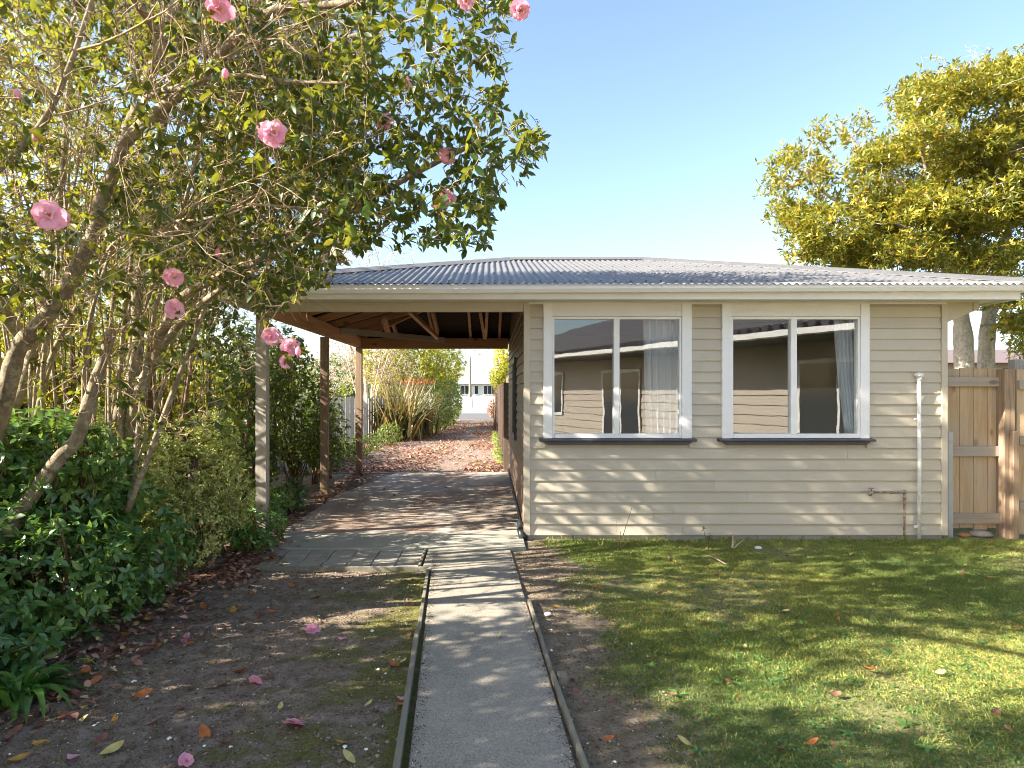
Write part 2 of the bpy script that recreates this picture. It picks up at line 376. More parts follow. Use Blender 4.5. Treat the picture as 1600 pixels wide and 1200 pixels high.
def tri_mesh(name, V, T, tone):
    me = bpy.data.meshes.new(name); nv, nt = len(V), len(T)
    me.vertices.add(nv); me.vertices.foreach_set('co', np.ascontiguousarray(V, dtype=np.float32).ravel())
    me.loops.add(nt * 3); me.loops.foreach_set('vertex_index', np.ascontiguousarray(T, dtype=np.int32).ravel())
    me.polygons.add(nt); me.polygons.foreach_set('loop_start', np.arange(nt, dtype=np.int32) * 3)
    me.polygons.foreach_set('loop_total', np.full(nt, 3, dtype=np.int32))
    a = me.attributes.new('tone', 'FLOAT', 'POINT'); a.data.foreach_set('value', np.ascontiguousarray(tone, dtype=np.float32))
    me.update(calc_edges=True); me.validate()
    return me
def nrm(a): return a / np.maximum(np.linalg.norm(a, axis=-1, keepdims=True), 1e-9)
def leaf_arrays(P, D, N, L, Wd, tone, curl=.15, fold=.12, simple=False):
    m = len(P); D = nrm(D); N = nrm(N - D * np.sum(N * D, 1, keepdims=True)); S = np.cross(D, N)
    L = L[:, None]; Wd = Wd[:, None]
    if simple:
        mid = P + D * L * .48
        V = np.stack([P, mid + S * Wd * .5 + N * Wd * fold, P + D * L - N * L * curl, mid - S * Wd * .5 + N * Wd * fold], 1)
        T0 = np.array([[0, 1, 2], [0, 2, 3]])
    else:
        def c(t): return P + D * L * t - N * (curl * L * t * t)
        def sd(t, w, g): return c(t) + S * Wd * .5 * w * g + N * Wd * fold * w
        V = np.stack([P, c(.33), c(.68), c(1.0), sd(.3, .85, 1), sd(.62, .95, 1), sd(.3, .85, -1), sd(.62, .95, -1)], 1)
        T0 = np.array([[0, 4, 1], [0, 1, 6], [1, 4, 5], [1, 5, 2], [6, 1, 2], [6, 2, 7], [2, 5, 3], [2, 3, 7]])
    k = V.shape[1]
    T = (T0[None] + (np.arange(m) * k)[:, None, None]).reshape(-1, 3)
    return V.reshape(-1, 3), T, np.repeat(tone, k)
def rosettes(P, D, per, size, aspect, rng, spread=(35, 85), droop=.25, simple=False, curl=.18, tone_base=None, along=.04):
    """leaf clusters at P pointing along D"""
    n = len(P); P = np.repeat(P, per, 0); D0 = np.repeat(nrm(D), per, 0); m = n * per
    k = np.tile(np.arange(per), n)
    az = k * 2.4 + np.repeat(rng.uniform(0, 6.28, n), per) + rng.normal(0, .3, m)
    pol = np.radians(rng.uniform(spread[0], spread[1], m))
    ref = np.where(np.abs(D0[:, 2:3]) > .9, np.array([[1., 0, 0]]), np.array([[0, 0, 1.]]))
    U = nrm(np.cross(D0, ref)); Vv = np.cross(D0, U)
    d = D0 * np.cos(pol)[:, None] + (U * np.cos(az)[:, None] + Vv * np.sin(az)[:, None]) * np.sin(pol)[:, None]
    d[:, 2] -= droop * rng.uniform(.3, 1.4, m); d = nrm(d)
    up = D0 + np.array([0, 0, .6]) + rng.normal(0, .35, (m, 3))
    L = size * rng.uniform(.5, 1.2, m)
    base = P - D0 * (rng.uniform(0, along, m))[:, None]
    tone = (np.repeat(tone_base, per) if tone_base is not None else np.repeat(rng.uniform(.1, .8, n), per)) + rng.normal(0, .16, m) + .5 * (rng.random(m) < .04)
    return leaf_arrays(base, d, up, L, L * aspect * rng.uniform(.85, 1.15, m), np.clip(tone, 0, 1), curl=curl, simple=simple)
def cat(parts):
    V = []; T = []; A = []; b = 0
    for v, t, a in parts:
        V.append(v); T.append(t + b); A.append(a); b += len(v)
    return np.concatenate(V), np.concatenate(T), np.concatenate(A)
def smooth_path(pts, k=5):
    pts = [Vector(p) for p in pts]; out = []
    for i in range(len(pts) - 1):
        p0, p1, p2, p3 = pts[max(i - 1, 0)], pts[i], pts[i + 1], pts[min(i + 2, len(pts) - 1)]
        for j in range(k):
            t = j / k
            out.append(.5 * ((2 * p1) + (p2 - p0) * t + (2 * p0 - 5 * p1 + 4 * p2 - p3) * t * t + (3 * p1 - p0 - 3 * p2 + p3) * t ** 3))
    out.append(pts[-1]); return out
def in_poly(x, y, poly):
    r = np.zeros(len(x), bool); n = len(poly)
    for i in range(n):
        x0, y0 = poly[i]; x1, y1 = poly[(i + 1) % n]
        if y0 == y1: continue
        r ^= ((y0 > y) != (y1 > y)) & (x < (x1 - x0) * (y - y0) / (y1 - y0) + x0)
    return r
def volume_points(poly, y0, y1, n, rng):
    """points through the slab of space whose outline from the eye point is poly, between the depths y0 and y1"""
    xs = [p[0] for p in poly]; ys = [p[1] for p in poly]; out = []
    while len(out) < n:
        x = rng.uniform(min(xs), max(xs), n * 2); y = rng.uniform(min(ys), max(ys), n * 2)
        k = in_poly(x, y, poly); x, y = x[k], y[k]; Y = rng.uniform(y0, y1, len(x))
        out += list(np.stack([(x - CX) * Y / F, Y, H - (y - CY) * Y / F], 1))
    return np.array(out[:n])
def ellipsoid_points(ells, n, rng, shell=.45):
    w = np.array([e[3] * e[4] * e[5] for e in ells]) ** .7; w /= w.sum()
    idx = rng.choice(len(ells), n, p=w); E = np.array([e[:6] for e in ells])[idx]
    d = nrm(rng.normal(0, 1, (n, 3))); r = rng.uniform(shell, 1.0, n) ** .7
    return E[:, :3] + d * E[:, 3:6] * r[:, None], d

class Grower:
    """limbs first, then twigs that run from the nearest wood to each target"""
    def __init__(s, rng): s.rng = rng; s.nodes = []; s.dirs = []; s.limbs = MB(); s.twigs = MB(); s.ends = []
    def limb(s, pts, r0, r1, mb=None, n=9, k=5):
        p = smooth_path(pts, k); m = len(p)
        rad = [r0 + (r1 - r0) * i / (m - 1) for i in range(m)]
        rad = [r * random.uniform(.93, 1.08) for r in rad]
        (mb or s.limbs).tube(p, rad, n)
        for i in range(m):
            d = (p[min(i + 1, m - 1)] - p[max(i - 1, 0)]).normalized(); s.nodes.append(tuple(p[i])); s.dirs.append(tuple(d))
    def grow(s, targets, maxlen=2.5, thick=.0022, taper=.0042, wob=.06, sides=4, center=None):
        nodes = np.array(s.nodes); dirs = np.array(s.dirs); cap = len(nodes) + len(targets) * 5
        NB = np.zeros((cap, 3)); DB = np.zeros((cap, 3)); m = len(nodes); NB[:m] = nodes; DB[:m] = dirs
        d0 = np.array([np.min(np.sum((nodes - t) ** 2, 1)) for t in targets]); out = []
        for t in targets[np.argsort(d0)]:
            q = np.sum((NB[:m] - t) ** 2, 1); i = int(np.argmin(q)); a = NB[i]; ln = math.sqrt(q[i])
            if ln > maxlen or ln < .03:
                out.append((None, t)); continue
            ctrl = a + DB[i] * ln * .35 + (t - a) * .25 + s.rng.normal(0, wob, 3) * ln
            pts = []
            for k in range(6):
                u = k / 5; pts.append((1 - u) ** 2 * a + 2 * u * (1 - u) * ctrl + u * u * t + (s.rng.normal(0, .012, 3) if 0 < k < 5 else 0))
            r0 = thick + taper * min(ln, 1.2)
            s.twigs.tube(pts, [r0 + (thick * .6 - r0) * k / 5 for k in range(6)], sides, cap=False)
            for k in range(2, 6):
                NB[m] = pts[k]; dd = pts[k] - pts[k - 1]; DB[m] = dd / max(np.linalg.norm(dd), 1e-6); m += 1
            out.append((DB[m - 1].copy(), t))
        s.nodes = [tuple(x) for x in NB[:m]]; s.dirs = [tuple(x) for x in DB[:m]]
        return out

def shrub(name, label, ells, n, per, size, aspect, mat, stem_mat, group=None, cat_='shrub', stems=6, seed=1, simple=False, up=.5,
          droop=.2, shell=.35, tone=(.15, .85), zmin=.02, spread=(35, 85), stem_r=.02, strands=14, stem_from=-99):
    rng = np.random.default_rng(seed)
    P, d = ellipsoid_points(ells, n, rng, shell)
    keep = P[:, 2] > zmin; P, d = P[keep], d[keep]
    base = Vector((float(np.mean([e[0] for e in ells])), float(np.mean([e[1] for e in ells])), 0))
    root = empty(name, base, label, cat_, group)
    D = d + np.array([0, 0, up]) + rng.normal(0, .4, P.shape)
    # clumped tone: leaves near one another share a tint
    f = .5 + .5 * np.sin(P[:, 0] * 5.1 + seed) * np.sin(P[:, 1] * 4.3 + 1.7 * seed) * np.sin(P[:, 2] * 6.1)
    tb = np.clip(tone[0] + (tone[1] - tone[0]) * (.5 * f + .5 * rng.random(len(P))), 0, 1)
    V, T, A = rosettes(P, D, per, size, aspect, rng, spread=spread, droop=droop, simple=simple, tone_base=tb, along=size * .6)
    k = V[:, 2].reshape(-1) < .004; V[k, 2] = .004
    link('foliage', tri_mesh('foliage', V, T, A), mat, root)
    mb = MB(); sub = rng.choice(np.where(P[:, 1] > stem_from)[0], min(len(P), stems * strands), replace=False)
    feet = []
    for i in range(stems):
        near = [q for q in ells if q[1] > stem_from]; e = near[rng.integers(len(near))]
        feet.append(Vector((e[0] + rng.normal(0, .25) * e[3], e[1] + rng.normal(0, .25) * e[4], 0.0)))
    for j, i in enumerate(sub):
        t = Vector(P[i]); fo = min(feet, key=lambda q: (q - Vector((t.x, t.y, 0))).length)
        fo = fo + Vector(rng.normal(0, .03, 3)); fo.z = 0
        mid = fo.lerp(t, .5) + Vector((0, 0, .12 * t.z)) + Vector(rng.normal(0, .05, 3))
        r = stem_r * (1.0 if j < stems else .35)
        mb.tube(smooth_path([fo, mid, t], 4), [r + (.003 - r) * q / 8 for q in range(9)], 5, cap=False)
    mb.build('stem', stem_mat, root)
    return root

# ================================================================ SETTING
def sheet(name, pts, z, m, kind='structure', div=0):
    mb = MB(); mb.add([(x, y, z) for x, y in pts], [tuple(range(len(pts)))]); o = mb.build(name, m); return tag(o, kind=kind)
def slab(name, pts, z0, z1, m, bevel=.006):
    mb = MB(); mb.prism(pts, lambda t, x, y: (x, y, t), z0, z1); o = mb.build(name, m, bevel=bevel); return tag(o, kind='structure')
def relief(x, y):
    """uneven garden soil, within about a centimetre of level; settles to level at the wall, the path and the far side"""
    h = .006 * np.sin(1.9 * x + 1.1 * np.sin(1.3 * y)) * np.sin(2.3 * y + .7) + .004 * np.sin(5.1 * x + 2.0 * np.sin(3.1 * y)) * np.sin(4.7 * y - 1.2 * x)
    h = h + .003 * np.sin(13 * x + 3 * np.sin(7 * y)) * np.sin(11 * y + 2 * np.sin(9 * x)) + .0018 * np.sin(31 * x + 4 * np.sin(17 * y)) * np.sin(29 * y + 3 * np.sin(23 * x))
    return h * np.clip((6.75 - y) / .4, 0, 1)
gx_, gy_ = np.linspace(-3.6, 7.6, 420), np.linspace(1.6, 6.79, 240)
GXm, GYm = np.meshgrid(gx_, gy_); GZm = relief(GXm, GYm)
vg = [tuple(p) for p in np.stack([GXm.ravel(), GYm.ravel(), GZm.ravel()], 1)]; nx = len(gx_)
fg = [(j * nx + i, j * nx + i + 1, (j + 1) * nx + i + 1, (j + 1) * nx + i) for j in range(len(gy_) - 1) for i in range(nx - 1)]
mb = MB(); mb.add(vg, fg, 0, smooth=True)
x0, x1, y0, y1 = -3.6, 7.6, 1.6, 6.79
for q in ([(-400, -60), (400, -60), (400, y0), (-400, y0)], [(-400, y0), (x0, y0), (x0, y1), (-400, y1)], [(x1, y0), (400, y0), (400, y1), (x1, y1)], [(-400, y1), (400, y1), (400, 600), (-400, 600)]):
    mb.add([(x, y, -.002) for x, y in q], [(0, 1, 2, 3)], 0)
tag(mb.build('ground', M['ground']), kind='structure')
slab('path', [(-.60, 6.30), (-.585, 5.66), (-.505, 5.63), (-.33, 2.6), (-.12, -1.2), (.52, -1.2), (.362, 2.6), (.21, 6.30)], -.05, .022, M['path'])
slab('carport_apron', [(-2.25, 6.31), (.365, 6.31), (.365, 7.0), (-2.25, 7.0)], -.05, .026, M['apron'])
slab('carport_slab', [(-2.28, 7.012), (.365, 7.012), (.365, 9.9), (-2.28, 9.9)], -.05, .03, M['slab'])
slab('carport_slab', [(-2.2, 9.912), (.365, 9.912), (.365, 12.25), (-1.75, 12.25)], -.05, .028, M['slab'])
sheet('driveway', [(-3.4, 12.26), (.36, 12.26), (.45, 36), (-4.0, 36), (-4.6, 20)], .006, M['drive'])
sheet('driveway_asphalt', [(-5.2, 36.02), (.6, 36.02), (1.5, 46), (-5.5, 46)], .008, M['asphalt'])
sheet('road', [(-120, 46.02), (120, 46.02), (120, 63.2), (-120, 63.2)], .012, M['road'])
pv = MB()
for r in range(3):
    for k in range(7):
        x0 = -2.17 + k * .222 + (0.01 if r == 1 else 0); y0 = 5.645 + r * .22
        if k >= 4 and r == 1: continue
        h = .014 + random.uniform(-.004, .004)
        dy = .41 if (k >= 4 and r == 2) else .212
        yy = y0 if not (k >= 4 and r == 2) else y0 - .2
        a = random.uniform(-.01, .01)
        vs = [(x0, yy), (x0 + .212, yy + a), (x0 + .212, yy + dy + a), (x0, yy + dy)]
        if x0 + .21 > -.62: vs = [(min(x, -.635), y) for x, y in vs]
        pv.prism(vs, lambda t, x, y: (x, y, t), -.04, h)
tag(pv.build('paving', M['paver'], bevel=.005), kind='structure')

# timber edging
def edging(label, segs, name='edging_board'):
    mb = MB()
    for a, b, w, z in segs: mb.bar((a[0], a[1], z - .05), (b[0], b[1], z - .05), w, .10)
    tag(mb.build(name, M['edging'], bevel=.004), label, 'edging board')
edging('weathered edging board along the front of the square pavers', [((-2.12, 5.625), (-.53, 5.612), .022, .036)])
edging('short edging board between the pavers and the wider top of the path', [((-.618, 5.66), (-.622, 6.29), .022, .034)])
edging('upper edging board on the bare soil side of the path, beginning at the pavers', [((-.53, 5.58), (-.455, 4.15), .025, .034)])
edging('lower edging board on the bare soil side of the path, running out of frame', [((-.462, 4.12), (-.355, 2.2), .028, .05)])
edging('upper edging board on the lawn side of the path, ending at a wooden peg', [((.295, 4.72), (.342, 3.56), .022, .045)])
edging('lower edging board on the lawn side of the path, running out of frame', [((.345, 3.50), (.425, 2.1), .022, .048)])
mb = MB(); mb.box(.37, .42, 3.42, 3.49, -.05, .05); tag(mb.build('edging_peg', M['edging'], bevel=.004), 'short wooden peg beside the joint in the lawn edging', 'peg')

# ================================================================ GARAGE WITH CARPORT
XL, XR, Y0, Y1 = .39, 4.83, 6.80, 12.2
RX0, RX1, RY0, RY1 = -2.85, 5.43, 6.31, 12.62
EZ, PITCH = 2.635, math.tan(math.radians(15.7))
gar = empty('garage', (2.6, 9.5, 0), 'cream weatherboard garage with grey iron hip roof and open carport', 'garage')
PB, ZL0 = .1155, .075
def zwin(px, py, Y): p = W(px, py, Y); return p.x, p.z
YF = Y0 - .03
wins = []
for (a, b, ga, gb, mul) in ((849, 1080.5, 864.5, 1063.5, (959, 968)), (1128, 1358, 1144, 1342.5, (1236, 1245))):
    wins.append(dict(x0=(a - CX) * YF / F, x1=(b - CX) * YF / F, g0=(ga - CX) * YF / F, g1=(gb - CX) * YF / F,
                     m0=(mul[0] - CX) * YF / F, m1=(mul[1] - CX) * YF / F, z0=H - (685 - CY) * YF / F, z1=2.512,
                     gz0=H - (679.5 - CY) * YF / F, gz1=H - (497 - CY) * YF / F))
def boards(mb, u0, u1, z0, z1, fn, openings=(), pitch=PB, proj=.022, joints=True, slope_top=None):
    k = 0; z = z0
    while z < z1 - .004:
        zt = min(z + pitch, z1)
        spans = [(u0, u1)]
        for (a, b, c, d) in openings:
            if zt > c + .02 and z < d - .02:
                ns = []
                for (s0, s1) in spans:
                    if b <= s0 or a >= s1: ns.append((s0, s1)); continue
                    if a > s0: ns.append((s0, a))
                    if b < s1: ns.append((b, s1))
                spans = ns
        for (s0, s1) in spans:
            cuts = [s0, s1]
            if joints and s1 - s0 > 2: cuts = [s0, s0 + (s1 - s0) * random.uniform(.2, .8), s1]
            for q in range(len(cuts) - 1):
                j0, j1 = cuts[q] + (.0015 if q else 0), cuts[q + 1]
                pj = proj + random.uniform(-.0015, .0015)
                mb.prism([(0, z), (pj, z), (pj, z + .006), (.005, zt - .001), (0, zt - .001)], fn, j0, j1)
        z += pitch; k += 1
# front wall: backing panels with the two window openings, then the boards
wl = MB()
op = [(w['x0'] + .02, w['x1'] - .02, w['z0'] - .04, w['z1'] + .05) for w in wins]
inn = [(w['g0'], w['g1'], w['gz0'], w['gz1']) for w in wins]
xs = [XL] + [v for o in inn for v in (o[0], o[1])] + [XR]
for i in range(0, len(xs), 2): wl.box(xs[i], xs[i + 1], Y0, Y0 + .09, .045, 2.512)
for o in inn:
    wl.box(o[0], o[1], Y0, Y0 + .09, .045, o[2]); wl.box(o[0], o[1], Y0, Y0 + .09, o[3], 2.512)
boards(wl, XL + .045, XR - .04, .05 + .0, 2.51, lambda t, d, z: (t, Y0 - d, z), op)
wl.build('front_wall', M['cream'], gar)
mb = MB(); mb.box(XL - .022, XL + .045, Y0 - .034, Y0 - .002, .05, 2.512); mb.build('corner_board', M['cream'], gar, bevel=.003)
mb = MB(); mb.box(XR - .04, XR + .022, Y0 - .034, Y0 - .002, .05, 2.512); mb.build('corner_board', M['cream'], gar, bevel=.003)
mb = MB()
for k in range(9): mb.box(XL + .02 + k * .49, XL + .02 + k * .49 + .487, Y0 + .003, Y0 + .12, -.1, .046)
mb.build('foundation', M['apron'], gar, bevel=.004)
# carport-side wall of brown boards, rising to the roof
sw = MB()
sw.box(XL + .002, XL + .09, Y0 + .095, Y1, .045, 2.5)
boards(sw, Y0 + .004, Y1, .05, 2.5, lambda t, d, z: (XL - d, t, z), [(8.72, 9.32, .93, 2.02)], joints=True)
def roofz(x, y): return EZ + PITCH * max(0, min(x - RX0, RX1 - x, y - RY0, RY1 - y))
ys = [Y0 + .1, 7.6, 8.4, 9.0, 9.46, 10, 10.8, 11.6, Y1]
poly = [(Y0 + .1, 2.5)] + [(y, roofz(XL, y) - .05) for y in ys] + [(Y1, 2.5)]
sw.prism(poly, lambda t, y, z: (t, y, z), XL + .004, XL + .05)
sw.build('side_wall', M['brown_board'], gar)
mb = MB(); mb.box(XR - .09, XR - .002, Y0 + .092, Y1 - .092, .045, 2.512); boards(mb, Y0, Y1, .05, 2.51, lambda t, d, z: (XR + d - .004, t, z)); mb.build('gate_side_wall', M['cream'], gar)
mb = MB(); mb.box(XL + .092, XR - .002, Y1 - .09, Y1 - .002, .045, 2.512); boards(mb, XL, XR, .05, 2.51, lambda t, d, z: (t, Y1 + d - .004, z)); mb.build('rear_wall', M['cream'], gar)
mb = MB(); mb.box(XL + .092, XR - .092, Y0 + .092, Y1 - .092, .05, .09); mb.box(XL + .092, XR - .092, Y0 + .092, Y1 - .092, 2.44, 2.47)
mb.box(XL + .092, XR - .092, 9.9, 9.95, .09, 2.44); mb.box(2.42, 2.47, Y0 + .1, 9.9, .09, 2.44)
mb.build('room_lining', M['room'], gar)
# narrow window on the carport side
wf = MB()
for a, b, c, d in ((8.70, 8.76, .91, 2.04), (9.28, 9.34, .91, 2.04), (8.76, 9.28, 1.97, 2.04), (8.76, 9.28, .91, .98)): wf.box(XL - .05, XL - .001, a, b, c, d)
swn = wf.build('window', M['sill'], gar, bevel=.003); swn['label'] = 'narrow dark framed window in the brown carport wall'
mb = MB(); mb.box(XL - .02, XL - .012, 8.76, 9.28, .98, 1.97); mb.build('pane', M['darkpane'], swn)
# front windows
for i, w in enumerate(wins):
    f = MB(); x0, x1, z0, z1 = w['x0'], w['x1'], w['z0'], w['z1']; ya, yb = Y0 - .042, Y0 - .001
    f.box(x0, w['g0'] - .012, ya, yb, z0, z1); f.box(w['g1'] + .012, x1, ya, yb, z0, z1)
    # sash: sides, mullion, top and bottom rails
    ys0, ys1 = Y0 - .030, Y0 + .05
    f.box(w['g0'] - .010, w['g0'] + .012, ys0, ys1, z0 + .002, w['gz1'] + .016); f.box(w['g1'] - .012, w['g1'] + .010, ys0, ys1, z0 + .002, w['gz1'] + .016)
    f.box(w['m0'], w['m1'], ys0 - .004, ys1, w['gz0'] + .002, w['gz1'] - .004)
    f.box(w['g0'] + .013, w['g1'] - .013, ys0, ys1, z0 + .002, w['gz0'] + .012); f.box(w['g0'] + .013, w['g1'] - .013, ys0, ys1, w['gz1'] - .012, w['gz1'] + .016)
    win = f.build('window', M['white'], gar, bevel=.003)
    win['label'] = ['white framed two pane window nearer the carport', 'white framed two pane window nearer the white vent pipe'][i]
    h = MB(); h.box(w['g0'] - .011, w['g1'] + .011, Y0 - .034, Y0 - .001, w['gz1'] + .018, z1); h.build('head_panel', M['trim'], win, bevel=.002)
    s = MB(); s.prism([(Y0 - .085, z0 - .030), (Y0 - .085, z0 - .008), (Y0 - .01, z0 + .001), (Y0 - .01, z0 - .030)], lambda t, y, z: (t, y, z), x0 - .045, x1 + .045)
    s.prism([(x0 - .0, z0 - .032), (x1 + .0, z0 - .032), (x1 - .05, z0 - .068), (x0 + .05, z0 - .068)], lambda t, x, z: (x, t, z), Y0 - .07, Y0 - .012)
    s.build('sill', M['sill'], win, bevel=.003)
    for a, b in ((w['g0'] + .012, w['m0']), (w['m1'], w['g1'] - .012)):
        g = MB(); g.box(a, b, Y0 + .004, Y0 + .009, w['gz0'] + .012, w['gz1'] - .012); g.build('pane', M['glass'], win)
# curtains hanging inside
def curtain(label, top, bot, zt, zb, y):
    n, r = 48, 14; vs = []; fs = []
    for j in range(r + 1):
        t = j / r; a = top[0] + (bot[0] - top[0]) * t ** 1.3; b = top[1] + (bot[1] - top[1]) * t ** 1.3
        for i in range(n + 1):
            u = i / n; vs.append((a + (b - a) * u, y + .03 * math.sin(u * 34 + .6 * math.sin(3 * t)) + .012 * math.sin(u * 71), zt + (zb - zt) * t))
    for j in range(r):
        for i in range(n): p = j * (n + 1) + i; fs.append((p, p + 1, p + n + 2, p + n + 1))
    mb = MB(); mb.add(vs, fs, smooth=True); o = mb.build('curtain', M['curtain'])
    so = o.modifiers.new('cloth', 'SOLIDIFY'); so.thickness = .003
    tag(o, label, 'curtain', 'white curtains inside the garage windows')
w = wins[0]; curtain('wide white curtain hanging straight inside the window nearer the carport', (w['g1'] - .36, w['g1'] + .05), (w['g1'] - .33, w['g1'] + .04), w['gz1'] + .03, w['gz0'] - .02, Y0 + .11)
w = wins[1]; curtain('narrow white curtain drawn aside in the window nearer the vent pipe', (w['g1'] - .19, w['g1'] + .05), (w['g1'] - .06, w['g1'] + .06), w['gz1'] + .03, w['gz0'] - .02, Y0 + .11)

# roof: four corrugated faces
def iron_face(along0, along1, depth, fn, lim, pitch=.076, amp=.011):
    n = int((along1 - along0) / pitch * 6); vs = []; fs = []; rows = 4
    for i in range(n + 1):
        u = along0 + (along1 - along0) * i / n; m = max(lim(u), .0); hgt = amp * math.sin(2 * math.pi * (u - along0) / pitch)
        for j in range(rows + 1):
            v = m * j / rows; vs.append(fn(u, v, hgt + random.uniform(-.0008, .0008)))
    for i in range(n):
        for j in range(rows): p = i * (rows + 1) + j; fs.append((p, p + rows + 1, p + rows + 2, p + 1))
    return vs, fs
rf = MB(); half = (RY1 - RY0) / 2; ov = .03
for side in range(4):
    if side == 0: a0, a1, fn, lim = RX0, RX1, (lambda u, v, h: (u, RY0 - ov + v, EZ + PITCH * (v - ov) + h)), (lambda u: min(u - RX0, RX1 - u, half) + ov)
    if side == 1: a0, a1, fn, lim = RX0, RX1, (lambda u, v, h: (u, RY1 + ov - v, EZ + PITCH * (v - ov) + h)), (lambda u: min(u - RX0, RX1 - u, half) + ov)
    if side == 2: a0, a1, fn, lim = RY0, RY1, (lambda u, v, h: (RX0 - ov + v, u, EZ + PITCH * (v - ov) + h)), (lambda u: min(u - RY0, RY1 - u) + ov)
    if side == 3: a0, a1, fn, lim = RY0, RY1, (lambda u, v, h: (RX1 + ov - v, u, EZ + PITCH * (v - ov) + h)), (lambda u: min(u - RY0, RY1 - u) + ov)
    vs, fs = iron_face(a0, a1, half, fn, lim); rf.add(vs, fs, smooth=True)
for row in (.12, .95, 1.85, 2.75):
    for k in range(int((RX1 - RX0) / .152)):
        u = RX0 + .019 + .152 * k
        if min(u - RX0, RX1 - u) > row + .1:
            y = RY0 + row; z = EZ + PITCH * row + .011; rf.box(u - .009, u + .009, y - .009, y + .009, z - .002, z + .007)
roof = rf.build('roof', M['roof'], gar)
ridge0, ridge1 = Vector((RX0 + half, RY0 + half, EZ + PITCH * half)), Vector((RX1 - half, RY0 + half, EZ + PITCH * half))
def capping(name, a, b):
    a, b = Vector(a), Vector(b); d = (b - a).normalized(); r = d.cross(Vector((0, 0, 1))).normalized(); u = r.cross(d)
    mb = MB(); prof = [(-.14, -.02), (-.05, .022), (0, .04), (.05, .022), (.14, -.02), (.14, -.026), (.05, .014), (0, .03), (-.05, .014), (-.14, -.026)]
    mb.prism(prof, lambda t, x, z: tuple(a.lerp(b, t) + r * x + u * z), 0, 1); mb.build(name, M['roof'], roof)
capping('ridge_cap', ridge0, ridge1)
for cx_, cy_, e in ((RX0, RY0, ridge0), (RX0, RY1, ridge0), (RX1, RY0, ridge1), (RX1, RY1, ridge1)): capping('hip_cap', (cx_, cy_, EZ + .012), e)
ln = MB(); zo = -.035
R0, R1 = ridge0 + Vector((0, 0, zo)), ridge1 + Vector((0, 0, zo)); c4 = [(RX0 + .05, RY0 + .05, EZ + zo), (RX1 - .05, RY0 + .05, EZ + zo), (RX1 - .05, RY1 - .05, EZ + zo), (RX0 + .05, RY1 - .05, EZ + zo)]
ln.add(c4 + [tuple(R0), tuple(R1)], [(0, 1, 5, 4), (1, 2, 5), (2, 3, 4, 5), (3, 0, 4)]); ln.build('roof_lining', M['lining'], gar)

# gutter, fascia, soffit all round
def gut_prof(s): return [(0, .0), (0, .075), (-.012, .075), (-.012, .012), (-.075, .012), (-.098, .04), (-.098, .083), (-.108, .083), (-.108, .034), (-.082, .0)]
gz = 2.572; drop = lambda x: -.035 * max(0, min(1, (2.2 - x) / 5))
g = MB(); E = .1
g.prism(gut_prof(0), lambda t, o, z: (t + (-o if t > 0 else o) * 1.0, RY0 + E + o, gz + z + drop(t)), RX0 + .1, RX1 - .1)
g.prism(gut_prof(0), lambda t, o, z: (t + (-o if t > 0 else o) * 1.0, RY1 - E - o, gz + z + drop(t)), RX0 + .1, RX1 - .1)
g.prism(gut_prof(0), lambda t, o, z: (RX0 + .1 + o, t + (-o if t > 9 else o), gz + z + drop(-9)), RY0 + E, RY1 - E)
g.prism(gut_prof(0), lambda t, o, z: (RX1 - .1 - o, t + (-o if t > 9 else o), gz + z), RY0 + E, RY1 - E)
for xj in (-.05, 3.35, 1.7): g.box(xj, xj + .03, RY0 - .012, RY0 - .0085, gz + .03 + drop(xj), gz + .082 + drop(xj))
g.build('gutter', M['gutter'], gar)
fa = MB(); fx0, fx1, fy0, fy1 = RX0 + .102, RX1 - .102, RY0 + .102, RY1 - .102; fz0, fz1 = 2.495, 2.60
fa.box(fx0, fx1, fy0, fy0 + .02, fz0, fz1); fa.box(fx0, fx1, fy1 - .02, fy1, fz0, fz1); fa.box(fx0, fx0 + .02, fy0 + .021, fy1 - .021, fz0, fz1); fa.box(fx1 - .02, fx1, fy0 + .021, fy1 - .021, fz0, fz1)
fa.build('fascia', M['trim'], gar, bevel=.003)
so = MB(); so.box(fx0 + .021, fx1 - .021, fy0 + .021, Y0 - .004, 2.513, 2.522); so.box(fx0 + .021, -2.53, Y0, Y1 - .1, 2.513, 2.522); so.box(XR + .03, fx1 - .021, Y0, fy1 - .022, 2.513, 2.522); so.box(fx0 + .021, XR, Y1 + .03, fy1 - .022, 2.513, 2.522)
so.build('soffit', M['soffit'], gar)
mb = MB(); mb.box(.42, XR, Y0 - .05, Y0 - .024, 2.494, 2.512); mb.build('soffit_moulding', M['trim'], gar)
br = MB(); br.prism([(XR + .024, 2.512), (XR + .36, 2.512), (XR + .36, 2.44), (XR + .024, 2.30)], lambda t, x, z: (x, t, z), Y0 + .0, Y0 + .045); br.box(XR + .31, XR + .37, Y0 - .012, Y0 - .002, 2.43, 2.512)
br.build('eave_bracket', M['cream'], gar, bevel=.002)

